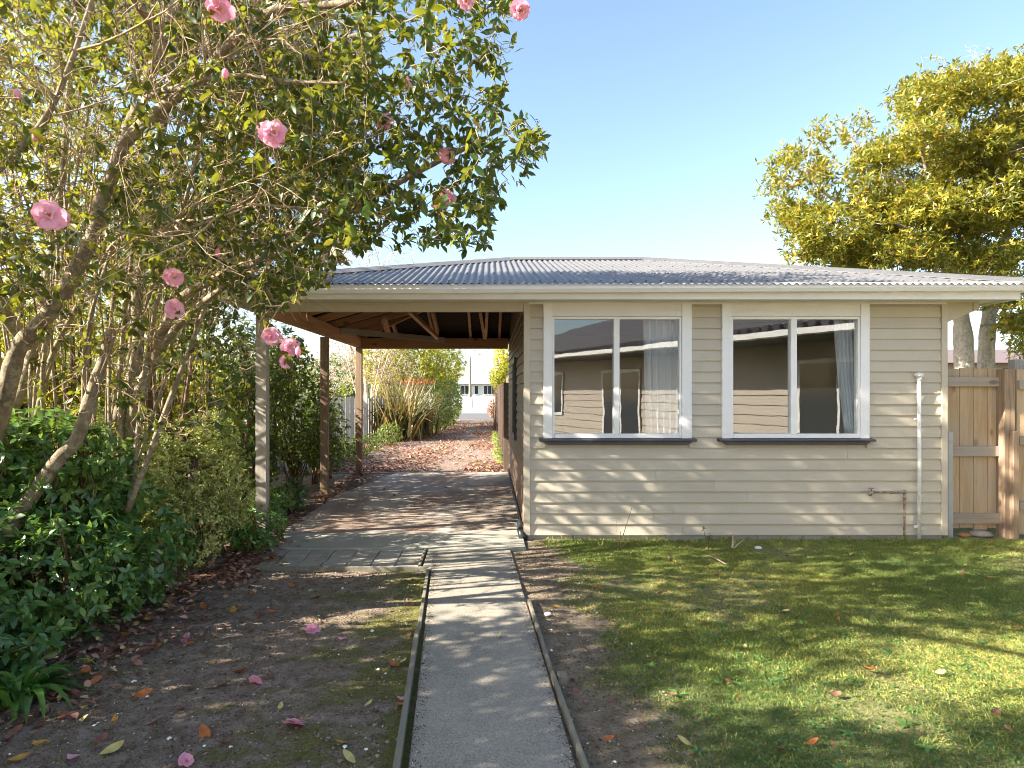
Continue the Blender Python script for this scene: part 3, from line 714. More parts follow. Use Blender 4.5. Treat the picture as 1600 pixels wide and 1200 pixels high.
# carport frame
PXC = -2.45
for i, (x, y, m, lab) in enumerate(((-2.42, 6.84, 'post_grey', 'pale weathered front post of the carport'), (-2.515, 9.8, 'post', 'brown middle post of the carport'), (-2.45, 12.08, 'post', 'brown rear post of the carport'))):
    mb = MB(); mb.box(x - .058, x + .058, y - .05, y + .05, -.05, 2.405); o = mb.build('post', M[m], gar, bevel=.005); o['label'] = lab
mb = MB(); mb.box(PXC - .055, PXC + .03, Y0 + .035, 9.79, 2.407, 2.6); mb.box(PXC - .055, PXC + .03, 9.795, Y1 - .06, 2.404, 2.597); mb.build('side_beam', M['beam_y'], gar, bevel=.004)
mb = MB(); mb.box(PXC - .06, XL - .03, Y1 - .055, Y1, 2.385, 2.585); mb.build('rear_beam', M['beam_x'], gar, bevel=.004)
mb = MB(); mb.box(PXC - .08, XL - .025, Y0 - .03, Y0 + .03, 2.418, 2.512); mb.box(PXC - .08, XL - .025, Y0 - .05, Y0 - .031, 2.494, 2.512); mb.build('header_board', M['cream'], gar, bevel=.003)
lz = lambda x, y: roofz(x, y) - .10
for y in (7.25, 7.95, 8.7, 9.46, 10.2, 10.95, 11.7):
    mb = MB(); d = min(y - RY0, RY1 - y); xe = min(RX0 + d, XL); mb.bar((RX0 + .2, y, lz(RX0 + .2, y)), (xe, y, lz(xe, y)), .045, .10); mb.build('rafter', M['beam_x'], gar)
for x in (-1.75, -1.05, -.35, .2):
    for s in (0, 1):
        mb = MB(); d = min(x - RX0, half); ya = RY0 + .15 if s == 0 else RY1 - .15; ye = RY0 + d if s == 0 else RY1 - d
        mb.bar((x, ya, lz(x, ya)), (x, ye, lz(x, ye)), .045, .10); mb.build('rafter', M['beam_y'], gar)
for ya in (RY0, RY1):
    mb = MB(); yo = .2 if ya == RY0 else -.2; mb.bar((RX0 + .2, ya + yo, lz(RX0 + .2, ya + yo) - .02), tuple(ridge0 + Vector((-.03, 0, -.13))), .045, .13); mb.build('hip_rafter', M['beam_x'], gar)
mb = MB(); mb.bar(W(532, 517, 9.7), W(694, 531, 11.9), .03, .09); mb.build('tie_board', M['pine_rail'], gar)
for a, b in ((W(640, 486, 8.9), W(683, 527, 11.6)), (W(676, 486, 10.4), W(684, 520, 11.9)), (W(750, 486, 10.6), W(757, 527, 12.1)), (W(761, 486, 10.6), W(759, 527, 12.1)), (W(600, 500, 9.5), W(608, 525, 11.9))):
    mb = MB(); mb.bar(a, b, .05, .085, up=(0, 1, .2)); mb.build('strut', M['beam_y'], gar)
# pipes and fittings on the wall
def X_(px, Y=Y0 - .05): return (px - CX) * Y / F
def Z_(py, Y=Y0 - .05): return H - (py - CY) * Y / F
vp = MB(); vx = X_(1435.5); vp.tube([(vx, Y0 - .055, 0.0), (vx + .004, Y0 - .055, .8), (vx - .002, Y0 - .055, Z_(593))], .019, 12)
pipe = vp.build('vent_pipe', M['pvc'], gar); pipe['label'] = 'thin white vent pipe with a round cap on the front wall'
mb = MB(); zc = Z_(586); mb.ball((vx, Y0 - .055, zc), .045, 14, 9, (1, 1, .62)); mb.tube([(vx, Y0 - .055, zc - .06), (vx, Y0 - .055, zc - .02)], .026, 12); mb.build('cap', M['pvc'], pipe)
for z in (Z_(655), Z_(823)):
    mb = MB(); mb.box(vx - .045, vx + .022, Y0 - .06, Y0 - .036, z - .012, z + .012); mb.build('clip', M['pvc'], pipe, bevel=.003)
tp = MB(); tx = X_(1412); tz = Z_(769)
tp.tube(smooth_path([(tx, Y0 - .06, 0), (tx, Y0 - .06, tz - .03), (tx - .01, Y0 - .065, tz), (tx - .05, Y0 - .07, tz), (X_(1362), Y0 - .085, tz + .005)], 5), .0105, 8)
for p in ((tx, Y0 - .06, tz - .06), (tx, Y0 - .06, tz), (X_(1390), Y0 - .075, tz)): tp.ball(p, .02, 8, 6, (1, 1, .8))
tap = tp.build('garden_tap', M['rust'], gar); tap['label'] = 'rusty garden tap on a bent pipe low on the front wall'
mb = MB(); x = X_(1358); mb.tube([(x + .03, Y0 - .085, tz + .005), (x - .01, Y0 - .1, tz + .003), (x - .025, Y0 - .105, tz - .03)], [.016, .018, .013], 8); mb.tube([(x, Y0 - .09, tz), (x, Y0 - .09, tz + .045)], .007, 6); mb.bar((x - .03, Y0 - .09, tz + .047), (x + .03, Y0 - .09, tz + .047), .012, .01); mb.build('tap_head', M['rust'], tap)
dp = MB(); dp.tube([(XL - .03, Y0 - .06, .02), (XL - .05, Y0 + .02, .09), (XL - .05, Y0 + .3, .12)], [.045, .04, .03], 10); dp.box(XL - .034, XL - .024, Y0 + .06, Y1, .03, .12)
o = dp.build('flashing_strip', M['black'], gar); o['label'] = 'black plastic strip and pipe end at the foot of the carport wall'

# ================================================================ GATE AND FENCE AT THE SIDE
GY = 7.0
def gx(px): return (px - CX) * GY / F
def gz_(py): return H - (py - CY) * GY / F
gate = empty('timber_gate', (5.3, GY, 0), 'pale pine paling gate between the garage corner and the fence post', 'gate')
edges = [1469, 1477.5, 1499.5, 1521, 1543.5, 1567]
for i in range(5):
    mb = MB(); mb.box(gx(edges[i]) + .003, gx(edges[i + 1]) - .003, GY, GY + .02, gz_(826 + random.uniform(-2, 4)), gz_(576 + random.uniform(-1, 1)))
    mb.build('paling', M['pine'], gate, bevel=.002)
for a, b, p, q in ((589, 604, 1470, 1571), (697, 712.5, 1478, 1568), (801, 817, 1478, 1566)):
    mb = MB(); mb.box(gx(p), gx(q), GY - .045, GY - .002, gz_(b), gz_(a)); mb.build('rail', M['pine_rail'], gate, bevel=.003)
mb = MB(); mb.box(gx(1470.5), gx(1478), GY - .11, GY - .05, -.05, gz_(674)); mb.box(gx(1470.5), gx(1478), GY - .114, GY - .11, gz_(690), gz_(688)); tag(mb.build('gate_stop_post', M['metal'], bevel=.003), 'short grey post against the garage corner beside the gate', 'post')
mb = MB(); mb.box(5.545, 5.66, GY - .12, GY + .0, -.1, gz_(577)); tag(mb.build('fence_post', M['post'], bevel=.005), 'square brown timber post where the gate meets the fence', 'fence post')
fp = empty('paling_fence', (6.5, GY - .1, 0), 'tall pale paling fence running on beyond the gate post', 'fence')
for i in range(8):
    x0 = 5.69 + i * .155
    mb = MB(); mb.box(x0, x0 + .15, GY - .1, GY - .08, .03, gz_(577 + random.uniform(-1, 2))); mb.build('paling', M['pine'], fp, bevel=.002)
for z in (.3, 1.0, 1.6):
    mb = MB(); mb.box(5.69, 6.94, GY - .14, GY - .102, z, z + .09); mb.build('rail', M['pine_rail'], fp, bevel=.003)
mb = MB(); mb.box(5.585, 5.645, GY - .19, GY - .13, -.1, gz_(672)); tag(mb.build('fence_post', M['post'], bevel=.004), 'short grey timber post in front of the paling fence', 'fence post')
mb = MB(); mb.box(6.0, 6.1, 7.3, 7.4, -.1, 1.94); tag(mb.build('fence_post', M['post_grey'], bevel=.004), 'tall grey post end rising behind the paling fence', 'fence post')
for i, (px, py, r, sc, lab) in enumerate(((1492, 835, .075, (1.1, .8, .5), 'grey rock under the gate, nearer the garage'), (1555, 831, .09, (1.5, .8, .45), 'long tan stone under the gate, nearer the fence post'), (1528, 836, .055, (1.2, .9, .5), 'small brick coloured stone under the middle of the gate'))):
    p = G(px, 845); mb = MB(); mb.ball((p.x, 6.93, r * .3), r, 10, 7, sc, .12); tag(mb.build('stone', M['stone'] if i < 2 else M['redslat']), lab, 'stone')
# boundary fence behind the camellia
bf = empty('boundary_fence', (-5.6, 8, 0), 'dark brown boundary paling fence behind the camellia', 'fence')
mb = MB()
for k in range(88): mb.box(-5.61, -5.59, 1.0 + k * .155, 1.0 + k * .155 + .147, .03, 1.75 + random.uniform(-.02, .02))
mb.build('paling_panel', M['brown_fence'], bf)
mb = MB()
for z in (.35, 1.4): mb.box(-5.588, -5.55, 1, 14.6, z, z + .09)
mb.build('rail', M['brown_fence'], bf)
# white fence by the drive
wf_ = empty('white_fence', (-3.6, 20, 0), 'whitewashed paling fence beside the leaf covered drive', 'fence')
a, b = Vector((-6.2, 18.4, 0)), Vector((-3.85, 20.0, 0)); d = (b - a) / 19; mb = MB()
for k in range(19):
    p = a + d * k; mb.bar((p.x, p.y, .03), (p.x, p.y, 1.40 + random.uniform(-.03, .03)), .135, .02, up=(d.y, -d.x, 0))
mb.build('paling_panel', M['white_fence'], wf_)
mb = MB(); mb.box(-3.9, -3.78, 19.9, 20.02, 0, 1.55); mb.build('post', M['white_fence'], wf_)
mb = MB()
for k in range(22):
    p = Vector((-3.84, 20.15, 0)) + Vector((.05, .15, 0)) * k; mb.bar((p.x, p.y, .03), (p.x, p.y, 1.38 + random.uniform(-.03, .03)), .02, .14, up=(.05, .15, 0))
mb.build('side_paling_panel', M['white_fence'], wf_)
# dark drive fence
df = empty('drive_fence', (.45, 20, 0), 'dark paling fence along the garage side of the drive', 'fence')
mb = MB()
for k in range(120):
    y = 12.75 + k * .155; mb.box(.40 - (k // 14) * .012 , .42 - (k // 14) * .012, y, y + .15, .03, 1.78 + random.uniform(-.03, .03) + (.12 if k < 14 else 0) - (.35 if k > 75 else 0))
mb.build('paling_panel', M['dark_fence'], df)
for y in (12.7, 14.9, 17.1, 19.5, 24.5, 31.2):
    mb = MB(); mb.box(.29, .39, y, y + .1, 0, 1.75); mb.build('post', M['dark_fence'], df)

# ================================================================ ACROSS THE STREET
fw = empty('front_wall_fence', (-1, 64, 0), 'low white wall along the far side of the street', 'wall')
mb = MB(); mb.box(-1.75, 14, 64, 64.18, 0, .98); mb.box(-14, -1.85, 64, 64.18, 0, .98); mb.build('panel', M['farwhite'], fw, bevel=.02)
mb = MB(); mb.box(-1.86, -1.74, 63.95, 64.25, 0, 1.0); mb.build('pier', M['gutter'], fw)
fh = empty('far_house', (0, 74, 0), 'white single storey house across the street behind the low white wall', 'house')
mb = MB(); mb.box(-3.7, 6, 70, 78, 0, 2.45); mb.build('wall', M['farwhite'], fh)
mb = MB(); hr = [(-4.2, 69.4, 2.45), (6.5, 69.4, 2.45), (6.5, 78.6, 2.45), (-4.2, 78.6, 2.45), (-.2, 74, 4.5), (2.4, 74, 4.5)]
mb.add(hr, [(0, 1, 5, 4), (1, 2, 5), (2, 3, 4, 5), (3, 0, 4), (3, 2, 1, 0)]); hroof = mb.build('roof', M['farroof'], fh)
mb = MB(); mb.box(.9, 1.35, 73.8, 74.2, 4.2, 5.1); mb.build('chimney', M['farroof'], hroof)
for a, b in ((-3.1, -2.7), (-2.6, -2.05), (-1.55, -1.2), (-.55, -.2), (-.1, .25), (.35, .65)):
    mb = MB(); z0, z1 = 1.3, 2.2; mb.box(a - .06, b + .06, 69.94, 70.0, z0 - .06, z1 + .06); wn = mb.build('window', M['white'], fh)
    mb = MB(); mb.box(a, b, 69.92, 69.938, z0, z1); mb.build('pane', M['darkpane'], wn)
mb = MB(); mb.box(-7, -3.9, 68, 68.2, .0, 1.8); mb.box(-7, -3.9, 67.9, 68.3, 1.8, 1.86); tag(mb.build('garden_screen', M['purple']), 'purple garden screen at the end of the white house', 'screen')
# neighbour seen over the gate
nh = empty('neighbour_house', (22, 27, 0), 'low brown roofed house glimpsed over the gate', 'house')
mb = MB(); mb.box(17.5, 34, 25.5, 33, 0, 2.7); mb.build('wall', M['house_wall'], nh)
mb = MB(); mb.add([(16.9, 24.9, 2.7), (34.6, 24.9, 2.7), (34.6, 33.6, 2.7), (16.9, 33.6, 2.7), (20.5, 29.2, 3.5), (31, 29.2, 3.5)], [(0, 1, 5, 4), (1, 2, 5), (2, 3, 4, 5), (3, 0, 4), (3, 2, 1, 0)]); mb.build('roof', M['brownroof'], nh)
mb = MB(); mb.box(20.3, 21.6, 25.44, 25.5, 1.2, 2.5); mb.build('window', M['darkpane'], nh)
sf = empty('slat_fence', (19, 22, 0), 'red brown slatted fence behind the two pale trunks', 'fence')
mb = MB()
for k in range(70): mb.box(15.0 + k * .12, 15.0 + k * .12 + .09, 22, 22.02, .1, 2.18)
mb.build('slat_panel', M['redslat'], sf)
mb = MB(); mb.box(15, 23.4, 22.022, 22.06, 1.9, 2.0); mb.box(15, 23.4, 22.022, 22.06, .5, .6); mb.build('rail', M['redslat'], sf)

# the dwelling that stands on the right, mirrored in the windows
hs = empty('dwelling', (8, -2.5, 0), 'beige weatherboard house reflected in the garage windows', 'house')
A, B = Vector((1.3, -9.2, 0)), Vector((7.15, 4.1, 0)); dv = (B - A).normalized(); nv = Vector((-dv.y, dv.x, 0)); LEN = (B - A).length
def hp(t, o, z): p = A + dv * t + nv * o; return (p.x, p.y, z)
mb = MB(); mb.prism([(0, 0), (-7, 0), (-7, 2.62), (0, 2.62)], lambda t, o, z: hp(t, o, z), 0, LEN)
boards(mb, 0, LEN, .1, 2.6, lambda t, d, z: hp(t, d, z), pitch=.2, proj=.03, joints=False); mb.build('wall', M['house_wall'], hs)
mb = MB(); n = int((LEN + 1.6) / .24 * 4)
vs = []
for i in range(n + 1):
    t = -.8 + (LEN + 1.6) * i / n; hh = .06 * (1 if (i % 4) < 2 else -1)
    vs += [hp(t, 1.26, 2.68 + hh), hp(t, -3.5, 4.2 + hh)]
mb.add(vs, [(2 * i, 2 * i + 2, 2 * i + 3, 2 * i + 1) for i in range(n)]); mb.add([hp(-.8, -3.5, 4.2), hp(LEN + .8, -3.5, 4.2), hp(LEN + .8, -8, 2.68), hp(-.8, -8, 2.68)], [(0, 1, 2, 3)])
mb.build('roof', M['roof_dark'], hs)
mb = MB(); mb.prism([(1.20, 2.52), (1.27, 2.54), (1.27, 2.64), (1.20, 2.64)], lambda t, o, z: hp(t, o, z), -.8, LEN + .8); mb.build('gutter', M['trim'], hs)
mb = MB(); mb.prism([(.0, 2.5), (1.19, 2.5), (1.19, 2.52), (0, 2.52)], lambda t, o, z: hp(t, o, z), -.8, LEN + .8); mb.build('soffit', M['sill'], hs)
for t0, t1, z0, z1 in ((1.2, 2.6, .9, 2.1), (5.0, 6.6, .3, 2.1), (8.2, 9.6, .9, 2.1), (11.6, 13.2, .2, 2.1)):
    mb = MB(); mb.prism([(.03, z0 - .08), (.06, z0 - .08), (.06, z1 + .08), (.03, z1 + .08)], lambda t, o, z: hp(t, o, z), t0 - .08, t1 + .08); wn = mb.build('window', M['trim'], hs)
    mb = MB(); mb.prism([(.061, z0), (.066, z0), (.066, z1), (.061, z1)], lambda t, o, z: hp(t, o, z), t0, (t0 + t1) / 2 - .03); mb.prism([(.061, z0), (.066, z0), (.066, z1), (.061, z1)], lambda t, o, z: hp(t, o, z), (t0 + t1) / 2 + .03, t1); mb.build('pane', M['darkpane'], wn)

# ================================================================ CAMELLIA
cam_t = empty('camellia_tree', (-3.4, 4.9, 0), 'big pink flowering camellia with many leaning lichen grey stems', 'tree')
gr = Grower(np.random.default_rng(5))
def traced(pts, r0, r1):
    """a stem in plan: (photo x, photo y, depth) with its own distance at every joint"""
    p = [W(x, y, Y) for x, y, Y in pts]
    mb = MB(); gr.limb(p, r0 * .86, r1 * .86, mb, n=10, k=6); mb.build('trunk', M['bark'], cam_t)
traced([(-60, 900, 4.35), (-25, 760, 4.2), (6, 632, 4.0), (28, 547, 3.9), (65, 504, 3.85), (99, 456, 3.8), (127, 405, 3.75), (150, 357, 3.7), (159, 312, 3.65), (176, 272, 3.6), (195, 215, 3.55), (215, 170, 3.55), (235, 113, 3.6), (255, 65, 3.65), (272, -10, 3.7), (290, -120, 3.8)], .064, .03)
traced([(192, 222, 3.56), (241, 181, 3.5), (272, 153, 3.45), (303, 125, 3.4), (329, 102, 3.4), (354, 74, 3.35), (397, 34, 3.3), (450, 10, 3.25), (543, 4, 3.1), (640, -40, 3.0)], .044, .018)
traced([(222, 158, 3.54), (250, 142, 3.4), (283, 139, 3.3), (312, 126, 3.2), (380, 118, 3.15), (450, 127, 3.1), (540, 130, 3.0)], .022, .008)
traced([(-10, 870, 4.1), (37, 793, 4.1), (68, 750, 4.1), (94, 714, 4.1), (122, 682, 4.12), (142, 617, 4.15), (159, 569, 4.2), (174, 517, 4.25)], .060, .038)
traced([(150, 860, 5.0), (170, 780, 4.95), (198, 690, 4.9), (221, 603, 4.8), (241, 566, 4.7), (255, 518, 4.6), (272, 479, 4.5), (297, 456, 4.4), (340, 433, 4.3), (397, 408, 4.15), (450, 390, 4.0), (520, 345, 3.8), (580, 310, 3.65), (650, 270, 3.5), (700, 245, 3.4), (760, 215, 3.3)], .058, .012)
traced([(235, 575, 4.78), (262, 530, 4.6), (295, 492, 4.4), (340, 456, 4.2), (382, 425, 4.05), (430, 380, 3.9), (490, 330, 3.8)], .036, .012)
traced([(110, 840, 5.2), (160, 740, 5.2), (182, 657, 5.15), (205, 595, 5.1), (216, 540, 5.1), (214, 470, 5.15), (222, 400, 5.2), (238, 300, 5.2), (246, 240, 5.2), (257, 180, 5.2), (268, 110, 5.2), (276, 20, 5.2), (280, -100, 5.2)], .062, .03)
traced([(-80, 780, 5.4), (20, 640, 5.3), (48, 560, 5.2), (64, 500, 5.2), (72, 440, 5.2), (85, 370, 5.2), (95, 300, 5.1), (105, 180, 5.1), (112, 80, 5.1), (120, -60, 5.1)], .05, .02)
traced([(30, 770, 4.8), (60, 640, 4.7), (80, 560, 4.7), (120, 480, 4.6), (150, 430, 4.6), (180, 380, 4.5), (250, 350, 4.3), (330, 340, 4.1), (400, 300, 3.9)], .03, .010)
traced([(235, 250, 5.2), (300, 230, 5.1), (330, 190, 5.0), (400, 150, 4.9), (470, 100, 4.8), (540, 60, 4.7), (620, 40, 4.5)], .036, .012)
traced([(238, 360, 3.75), (260, 368, 3.5), (330, 345, 3.3), (395, 320, 3.1)], .016, .006)
traced([(-40, 300, 3.3), (60, 200, 3.2), (110, 100, 3.1), (150, -20, 3.1)], .022, .012)
traced([(250, 60, 3.66), (180, -40, 3.2), (80, -120, 2.6), (-30, -240, 2.0)], .028, .012)
rs = random.Random(8)
for k in range(22):
    x0 = 10 + 215 * rs.random(); Yb = rs.uniform(4.4, 5.9); lean = (x0 - 110) * 1.1 + rs.uniform(-60, 190); top = rs.uniform(-140, 250); xx = [x0, x0 + lean * .22 + rs.uniform(-26, 26), x0 + lean * .6 + rs.uniform(-36, 36), x0 + lean + rs.uniform(-25, 25)]
    rr = rs.uniform(.012, .026)
    traced([(xx[0], 800, Yb), (xx[1], 800 - (800 - top) * .35, Yb), (xx[2], 800 - (800 - top) * .7, Yb + rs.uniform(-.3, .3)), (xx[3], top, Yb + rs.uniform(-.5, .4))], rr, rr * .4)
p0 = [Vector((-3.3, 4.6, 1.9)), Vector((-3.3, 3.4, 2.9)), Vector((-3.2, 2.2, 3.7)), Vector((-3.1, 1.0, 4.2)), Vector((-3.3, -.3, 4.4))]
mb = MB(); gr.limb(p0, .05, .02, mb); mb.build('trunk', M['bark'], cam_t)
p0 = [Vector((-3.2, 3.2, 3.1)), Vector((-2.4, 2.2, 3.8)), Vector((-1.6, 1.2, 4.2))]
mb = MB(); gr.limb(p0, .04, .015, mb); mb.build('trunk', M['bark'], cam_t)
LIMB_N, LIMB_D = np.array(gr.nodes), np.array(gr.dirs)
rng = np.random.default_rng(21)
P_arm = [(560, 60), (600, -60), (800, -60), (800, 70), (778, 125), (800, 160), (850, 190), (856, 215), (832, 268), (792, 295), (800, 365), (735, 395), (680, 392), (600, 375), (540, 395), (450, 350), (430, 150)]
P_mid = [(360, -40), (580, -40), (580, 385), (520, 440), (400, 500), (330, 420), (330, 120)]
P_left = [(-60, -80), (380, -80), (380, 420), (300, 440), (100, 470), (-60, 520)]
P_low = [(20, 440), (330, 440), (420, 540), (330, 700), (160, 690), (20, 600)]
tg = []
def add(pts, leafy, sz=.078): tg.extend((p, leafy, sz) for p in pts)
add(volume_points(P_arm, 2.9, 3.9, 640, rng), .95)
add(volume_points(P_mid, 3.0, 5.6, 900, rng), .85)
add(volume_points(P_left, 3.0, 5.8, 1600, rng), .70)
add(volume_points(P_low, 3.6, 5.2, 150, rng), .6, .085)
e, _ = ellipsoid_points([(-2.6, 4.6, 4.6, 2.2, 1.7, 1.3)], 420, rng, .2); add(e, .9)
e, _ = ellipsoid_points([(-3.6, .1, 4.3, 1.6, 1.1, 1.1), (-2.8, .5, 3.1, .9, .7, .8), (-4.2, 1.2, 2.5, 1.1, .9, .9), (-3.4, -.9, 4.0, 1.2, .9, 1.3)], 1500, rng, .2)  # unseen crown beyond the view, added to shade the lawn and path
add(e, .95)
e, _ = ellipsoid_points([(-3.7, .2, 4.9, 1.3, .9, .9), (-2.9, 1.0, 3.2, .8, .6, .8), (-4.6, -.2, 5.4, 1.2, .9, .9), (-4.1, 2.7, 3.3, .8, 1.2, .8), (-5.2, 2.6, 4.0, .7, 1.2, .8), (-3.6, .9, 4.1, 1.7, .65, .8), (-2.3, 1.2, 3.2, 1.2, .45, .55)], 2000, rng, .2)  # more out-of-view crown, placed where its shade falls on the lawn
add(e, .95)
e, _ = ellipsoid_points([(-2.5, 5.5, 5.3, 2.1, 1.1, .95), (-3.6, 5.2, 5.6, 1.2, 1.0, .8), (-2.7, 6.1, 4.9, 1.2, .6, .7)], 2600, rng, .2)
add(e, .95)
add(volume_points([(350, 100), (560, 60), (575, 380), (510, 425), (420, 470), (350, 440)], 4.6, 5.8, 1150, rng), .97)
# flowers and buds: photo place, depth, diameter, facing
FL = [(343, 14, 2.7, .115), (427, 208, 2.8, .115), (75, 337, 2.6, .125), (273, 433, 3.2, .10), (271, 483, 3.2, .10), (424, 527, 3.2, .100), (454, 541, 3.15, .095), (446, 566, 3.15, .07),
      (700, 243, 3.2, .09), (688, 320, 3.3, .09), (699, 309, 3.25, .085), (601, 190, 3.2, .085), (633, 131, 3.2, .07), (814, 15, 2.9, .095), (728, 1, 2.9, .08), (412, 203, 2.95, .07), (97, 342, 2.7, .07)]
BUD = [(27, 148, 2.8), (56, 213, 2.8), (352, 115, 2.8), (466, 549, 3.1), (340, 395, 3.3)]
for x, y, Y, dd in FL: add([np.array(W(x, y, Y + .02))], 1.0)
for x, y, Y in BUD: add([np.array(W(x, y, Y + .015))], 1.0)
pts = np.array([t[0] for t in tg]); info = {tuple(np.round(t[0], 5)): t for t in tg}
ends = gr.grow(pts, maxlen=2.6, thick=.0026)
RP, RD, RS = [], [], []
r2 = np.random.default_rng(3)
for d, t in ends:
    if d is None: continue
    _, lf, sz = info[tuple(np.round(t, 5))]
    if r2.random() < lf: RP.append(t); RD.append(d * .6 + np.array([0, 0, -.15]) + r2.normal(0, .25, 3)); RS.append(sz)
# bare cross twigs through the middle of the bush
bare = np.concatenate([volume_points(P_left, 2.9, 5.2, 1150, rng), volume_points(P_mid, 2.9, 4.4, 620, rng), volume_points(P_low, 3.3, 5, 200, rng)])
gr.grow(bare, maxlen=1.6, thick=.0030, taper=.0052, wob=.12)
def long_twig(a, d, L, r0, depth=0):
    pts = [np.array(a)]; v = d / np.linalg.norm(d); bend = r2.normal(0, .16, 3)
    for k in range(7):
        v = v + bend * .45 + r2.normal(0, .10, 3) + np.array([0, 0, .02]); v /= np.linalg.norm(v); pts.append(pts[-1] + v * L / 7)
    gr.twigs.tube(pts, [r0 + (.0014 - r0) * k / 7 for k in range(8)], 5 if depth == 0 else 3, cap=False)
    if depth < 2:
        for q in range(r2.integers(2, 5) if depth == 0 else r2.integers(1, 3)):
            k = int(r2.integers(2, 7)); w_ = (pts[k + 1] - pts[k]) / (L / 7) + r2.normal(0, .55, 3); long_twig(pts[k], w_, L * r2.uniform(.3, .6), max(r0 * .5, .002), depth + 1)
cand = np.where((LIMB_N[:, 2] > 1.5) & (LIMB_N[:, 2] < 4.6) & (LIMB_N[:, 1] > 2.9) & (LIMB_N[:, 1] < 5.0) & (LIMB_N[:, 0] / LIMB_N[:, 1] < -.30))[0]
for i in r2.choice(cand, 190):
    d = LIMB_D[i] * .45 + np.array([r2.normal(.35, .5), r2.normal(-.15, .45), r2.normal(.12, .35)])
    long_twig(LIMB_N[i], d, r2.uniform(.45, 1.15), r2.uniform(.0038, .0075))
RP, RD = np.array(RP), np.array(RD)
parts = []
tb = np.clip(.15 + .5 * (.5 + .5 * np.sin(RP[:, 0] * 4) * np.sin(RP[:, 2] * 5)) + r2.normal(0, .15, len(RP)), 0, 1)
parts.append(rosettes(RP, RD, 8, .068, .43, r2, spread=(30, 95), droop=.42, tone_base=tb, along=.10))
V, T, A = cat(parts)
sel = r2.random(len(V) // 8) < .02; A = A.copy(); A.reshape(-1, 8)[sel] = 1.0
gr.twigs.build('twigs', M['twig'], cam_t)
link('crown', tri_mesh('crown', V, T, A), M['camellia'], cam_t)

def flower_mesh(seed, dia):
    rg = np.random.default_rng(seed); mb = MB(); R = dia / 2
    for ring, (n, tilt, ln) in enumerate(((7, 14, 1.0), (6, 32, .84), (3, 55, .42))):
        for k in range(n):
            az = 2 * math.pi * (k + .5 * ring) / n + rg.normal(0, .12); el = math.radians(tilt + rg.normal(0, 9)); L = R * ln * rg.uniform(.85, 1.1); wd = L * rg.uniform(.75, 1.0)
            vs = []; nu, nvv = 5, 5
            for j in range(nvv):
                t = j / (nvv - 1); wj = wd * (.25 + .95 * math.sin(math.pi * min(t * .62 + .08, 1)))
                for i in range(nu):
                    u = i / (nu - 1) - .5
                    x = R * .06 + L * t * math.cos(el) * (1 - .12 * (abs(u) * 2) ** 2 * t) + (L * .06 if abs(u) < .1 and j == nvv - 1 else 0) * -1
                    z = L * t * math.sin(el) - .22 * L * t * t + .16 * wd * (u * 2) ** 2 + rg.normal(0, .022 * R) * t * 2
                    y = wj * u
                    vs.append((x * math.cos(az) - y * math.sin(az), x * math.sin(az) + y * math.cos(az), z + ring * .006))
            fs = [(j * nu + i, j * nu + i + 1, (j + 1) * nu + i + 1, (j + 1) * nu + i) for j in range(nvv - 1) for i in range(nu - 1)]
            mb.add(vs, fs, float(np.clip(.35 + rg.normal(0, .2) + .1 * ring, 0, 1)), smooth=True)
    st = MB()
    for k in range(22):
        az, rr = rg.uniform(0, 6.28), R * .16 * math.sqrt(rg.random()); x, y = rr * math.cos(az), rr * math.sin(az)
        st.tube([(x * .4, y * .4, 0), (x, y, R * .22), (x * 1.3, y * 1.3, R * .36)], [R * .015, R * .02, R * .04], 4)
    return mb.mesh('petals'), st.mesh('stamens')
fm = [flower_mesh(40 + i, .1) for i in range(5)]
for pm, sm in fm:
    pm.materials.append(M['petal']); sm.materials.append(M['stamen'])
def place_flower(name, loc, face, scale, k, parent):
    o = bpy.data.objects.new(name, fm[k][0]); C.objects.link(o); o.location = loc
    o.rotation_mode = 'QUATERNION'; o.rotation_quaternion = Vector(face).to_track_quat('Z', 'Y'); o.scale = (scale,) * 3
    if parent is not None: adopt(o, parent)
    s_ = bpy.data.objects.new('stamens', fm[k][1]); C.objects.link(s_); s_.parent = o
    return o
for i, (x, y, Y, dd) in enumerate(FL):
    p = W(x, y, Y); to = (Vector((0, 0, H)) - p).normalized()
    face = to + Vector((random.uniform(-.5, .5), random.uniform(-.2, .2), random.uniform(-.45, .25)))
    place_flower('flower', p, face, dd / .1, i % 5, cam_t)
for x, y, Y in BUD:
    p = W(x, y, Y); mb = MB(); mb.ball(p, .017, 8, 7, (.9, .9, 1.35), .06, .1); mb.build('bud', M['petal'], cam_t)

# ================================================================ SHRUBS ON THE LEFT
shrub('glossy_shrub', 'dark glossy evergreen shrub at the foot of the camellia stems, plus unseen added bulk shading the path',
      [(-3.2, 3.9, .45, .85, .55, .55), (-2.75, 4.2, .4, .55, .5, .5), (-3.6, 3.5, .4, .9, .5, .5), (-2.6, 4.75, .42, .4, .5, .48), (-3.3, 4.5, .62, .7, .5, .65), (-2.9, 3.55, .22, .5, .35, .28), (-3.9, 4.2, .7, .7, .6, .6), (-3.9, 1.1, 1.9, .9, 1.0, 1.6), (-3.9, 2.5, 1.6, .8, 1.0, 1.5)],  # the two tall ellipsoids at the end stand out of view, added as path shade
      5600, 7, .075, .44, M['glossy'], M['bark_dark'], stems=9, seed=2, up=.45, droop=.12, shell=.62)
shrub('upright_shrub', 'upright bright green shrub growing up between the lower camellia stems',
      [(-3.05, 4.35, 1.12, .55, .35, .36), (-3.5, 4.2, 1.2, .45, .4, .38), (-2.75, 4.6, .95, .3, .3, .3)],
      760, 7, .078, .42, M['glossy'], M['bark_dark'], stems=5, seed=3, up=.55, tone=(.35, 1.0), shell=.45)
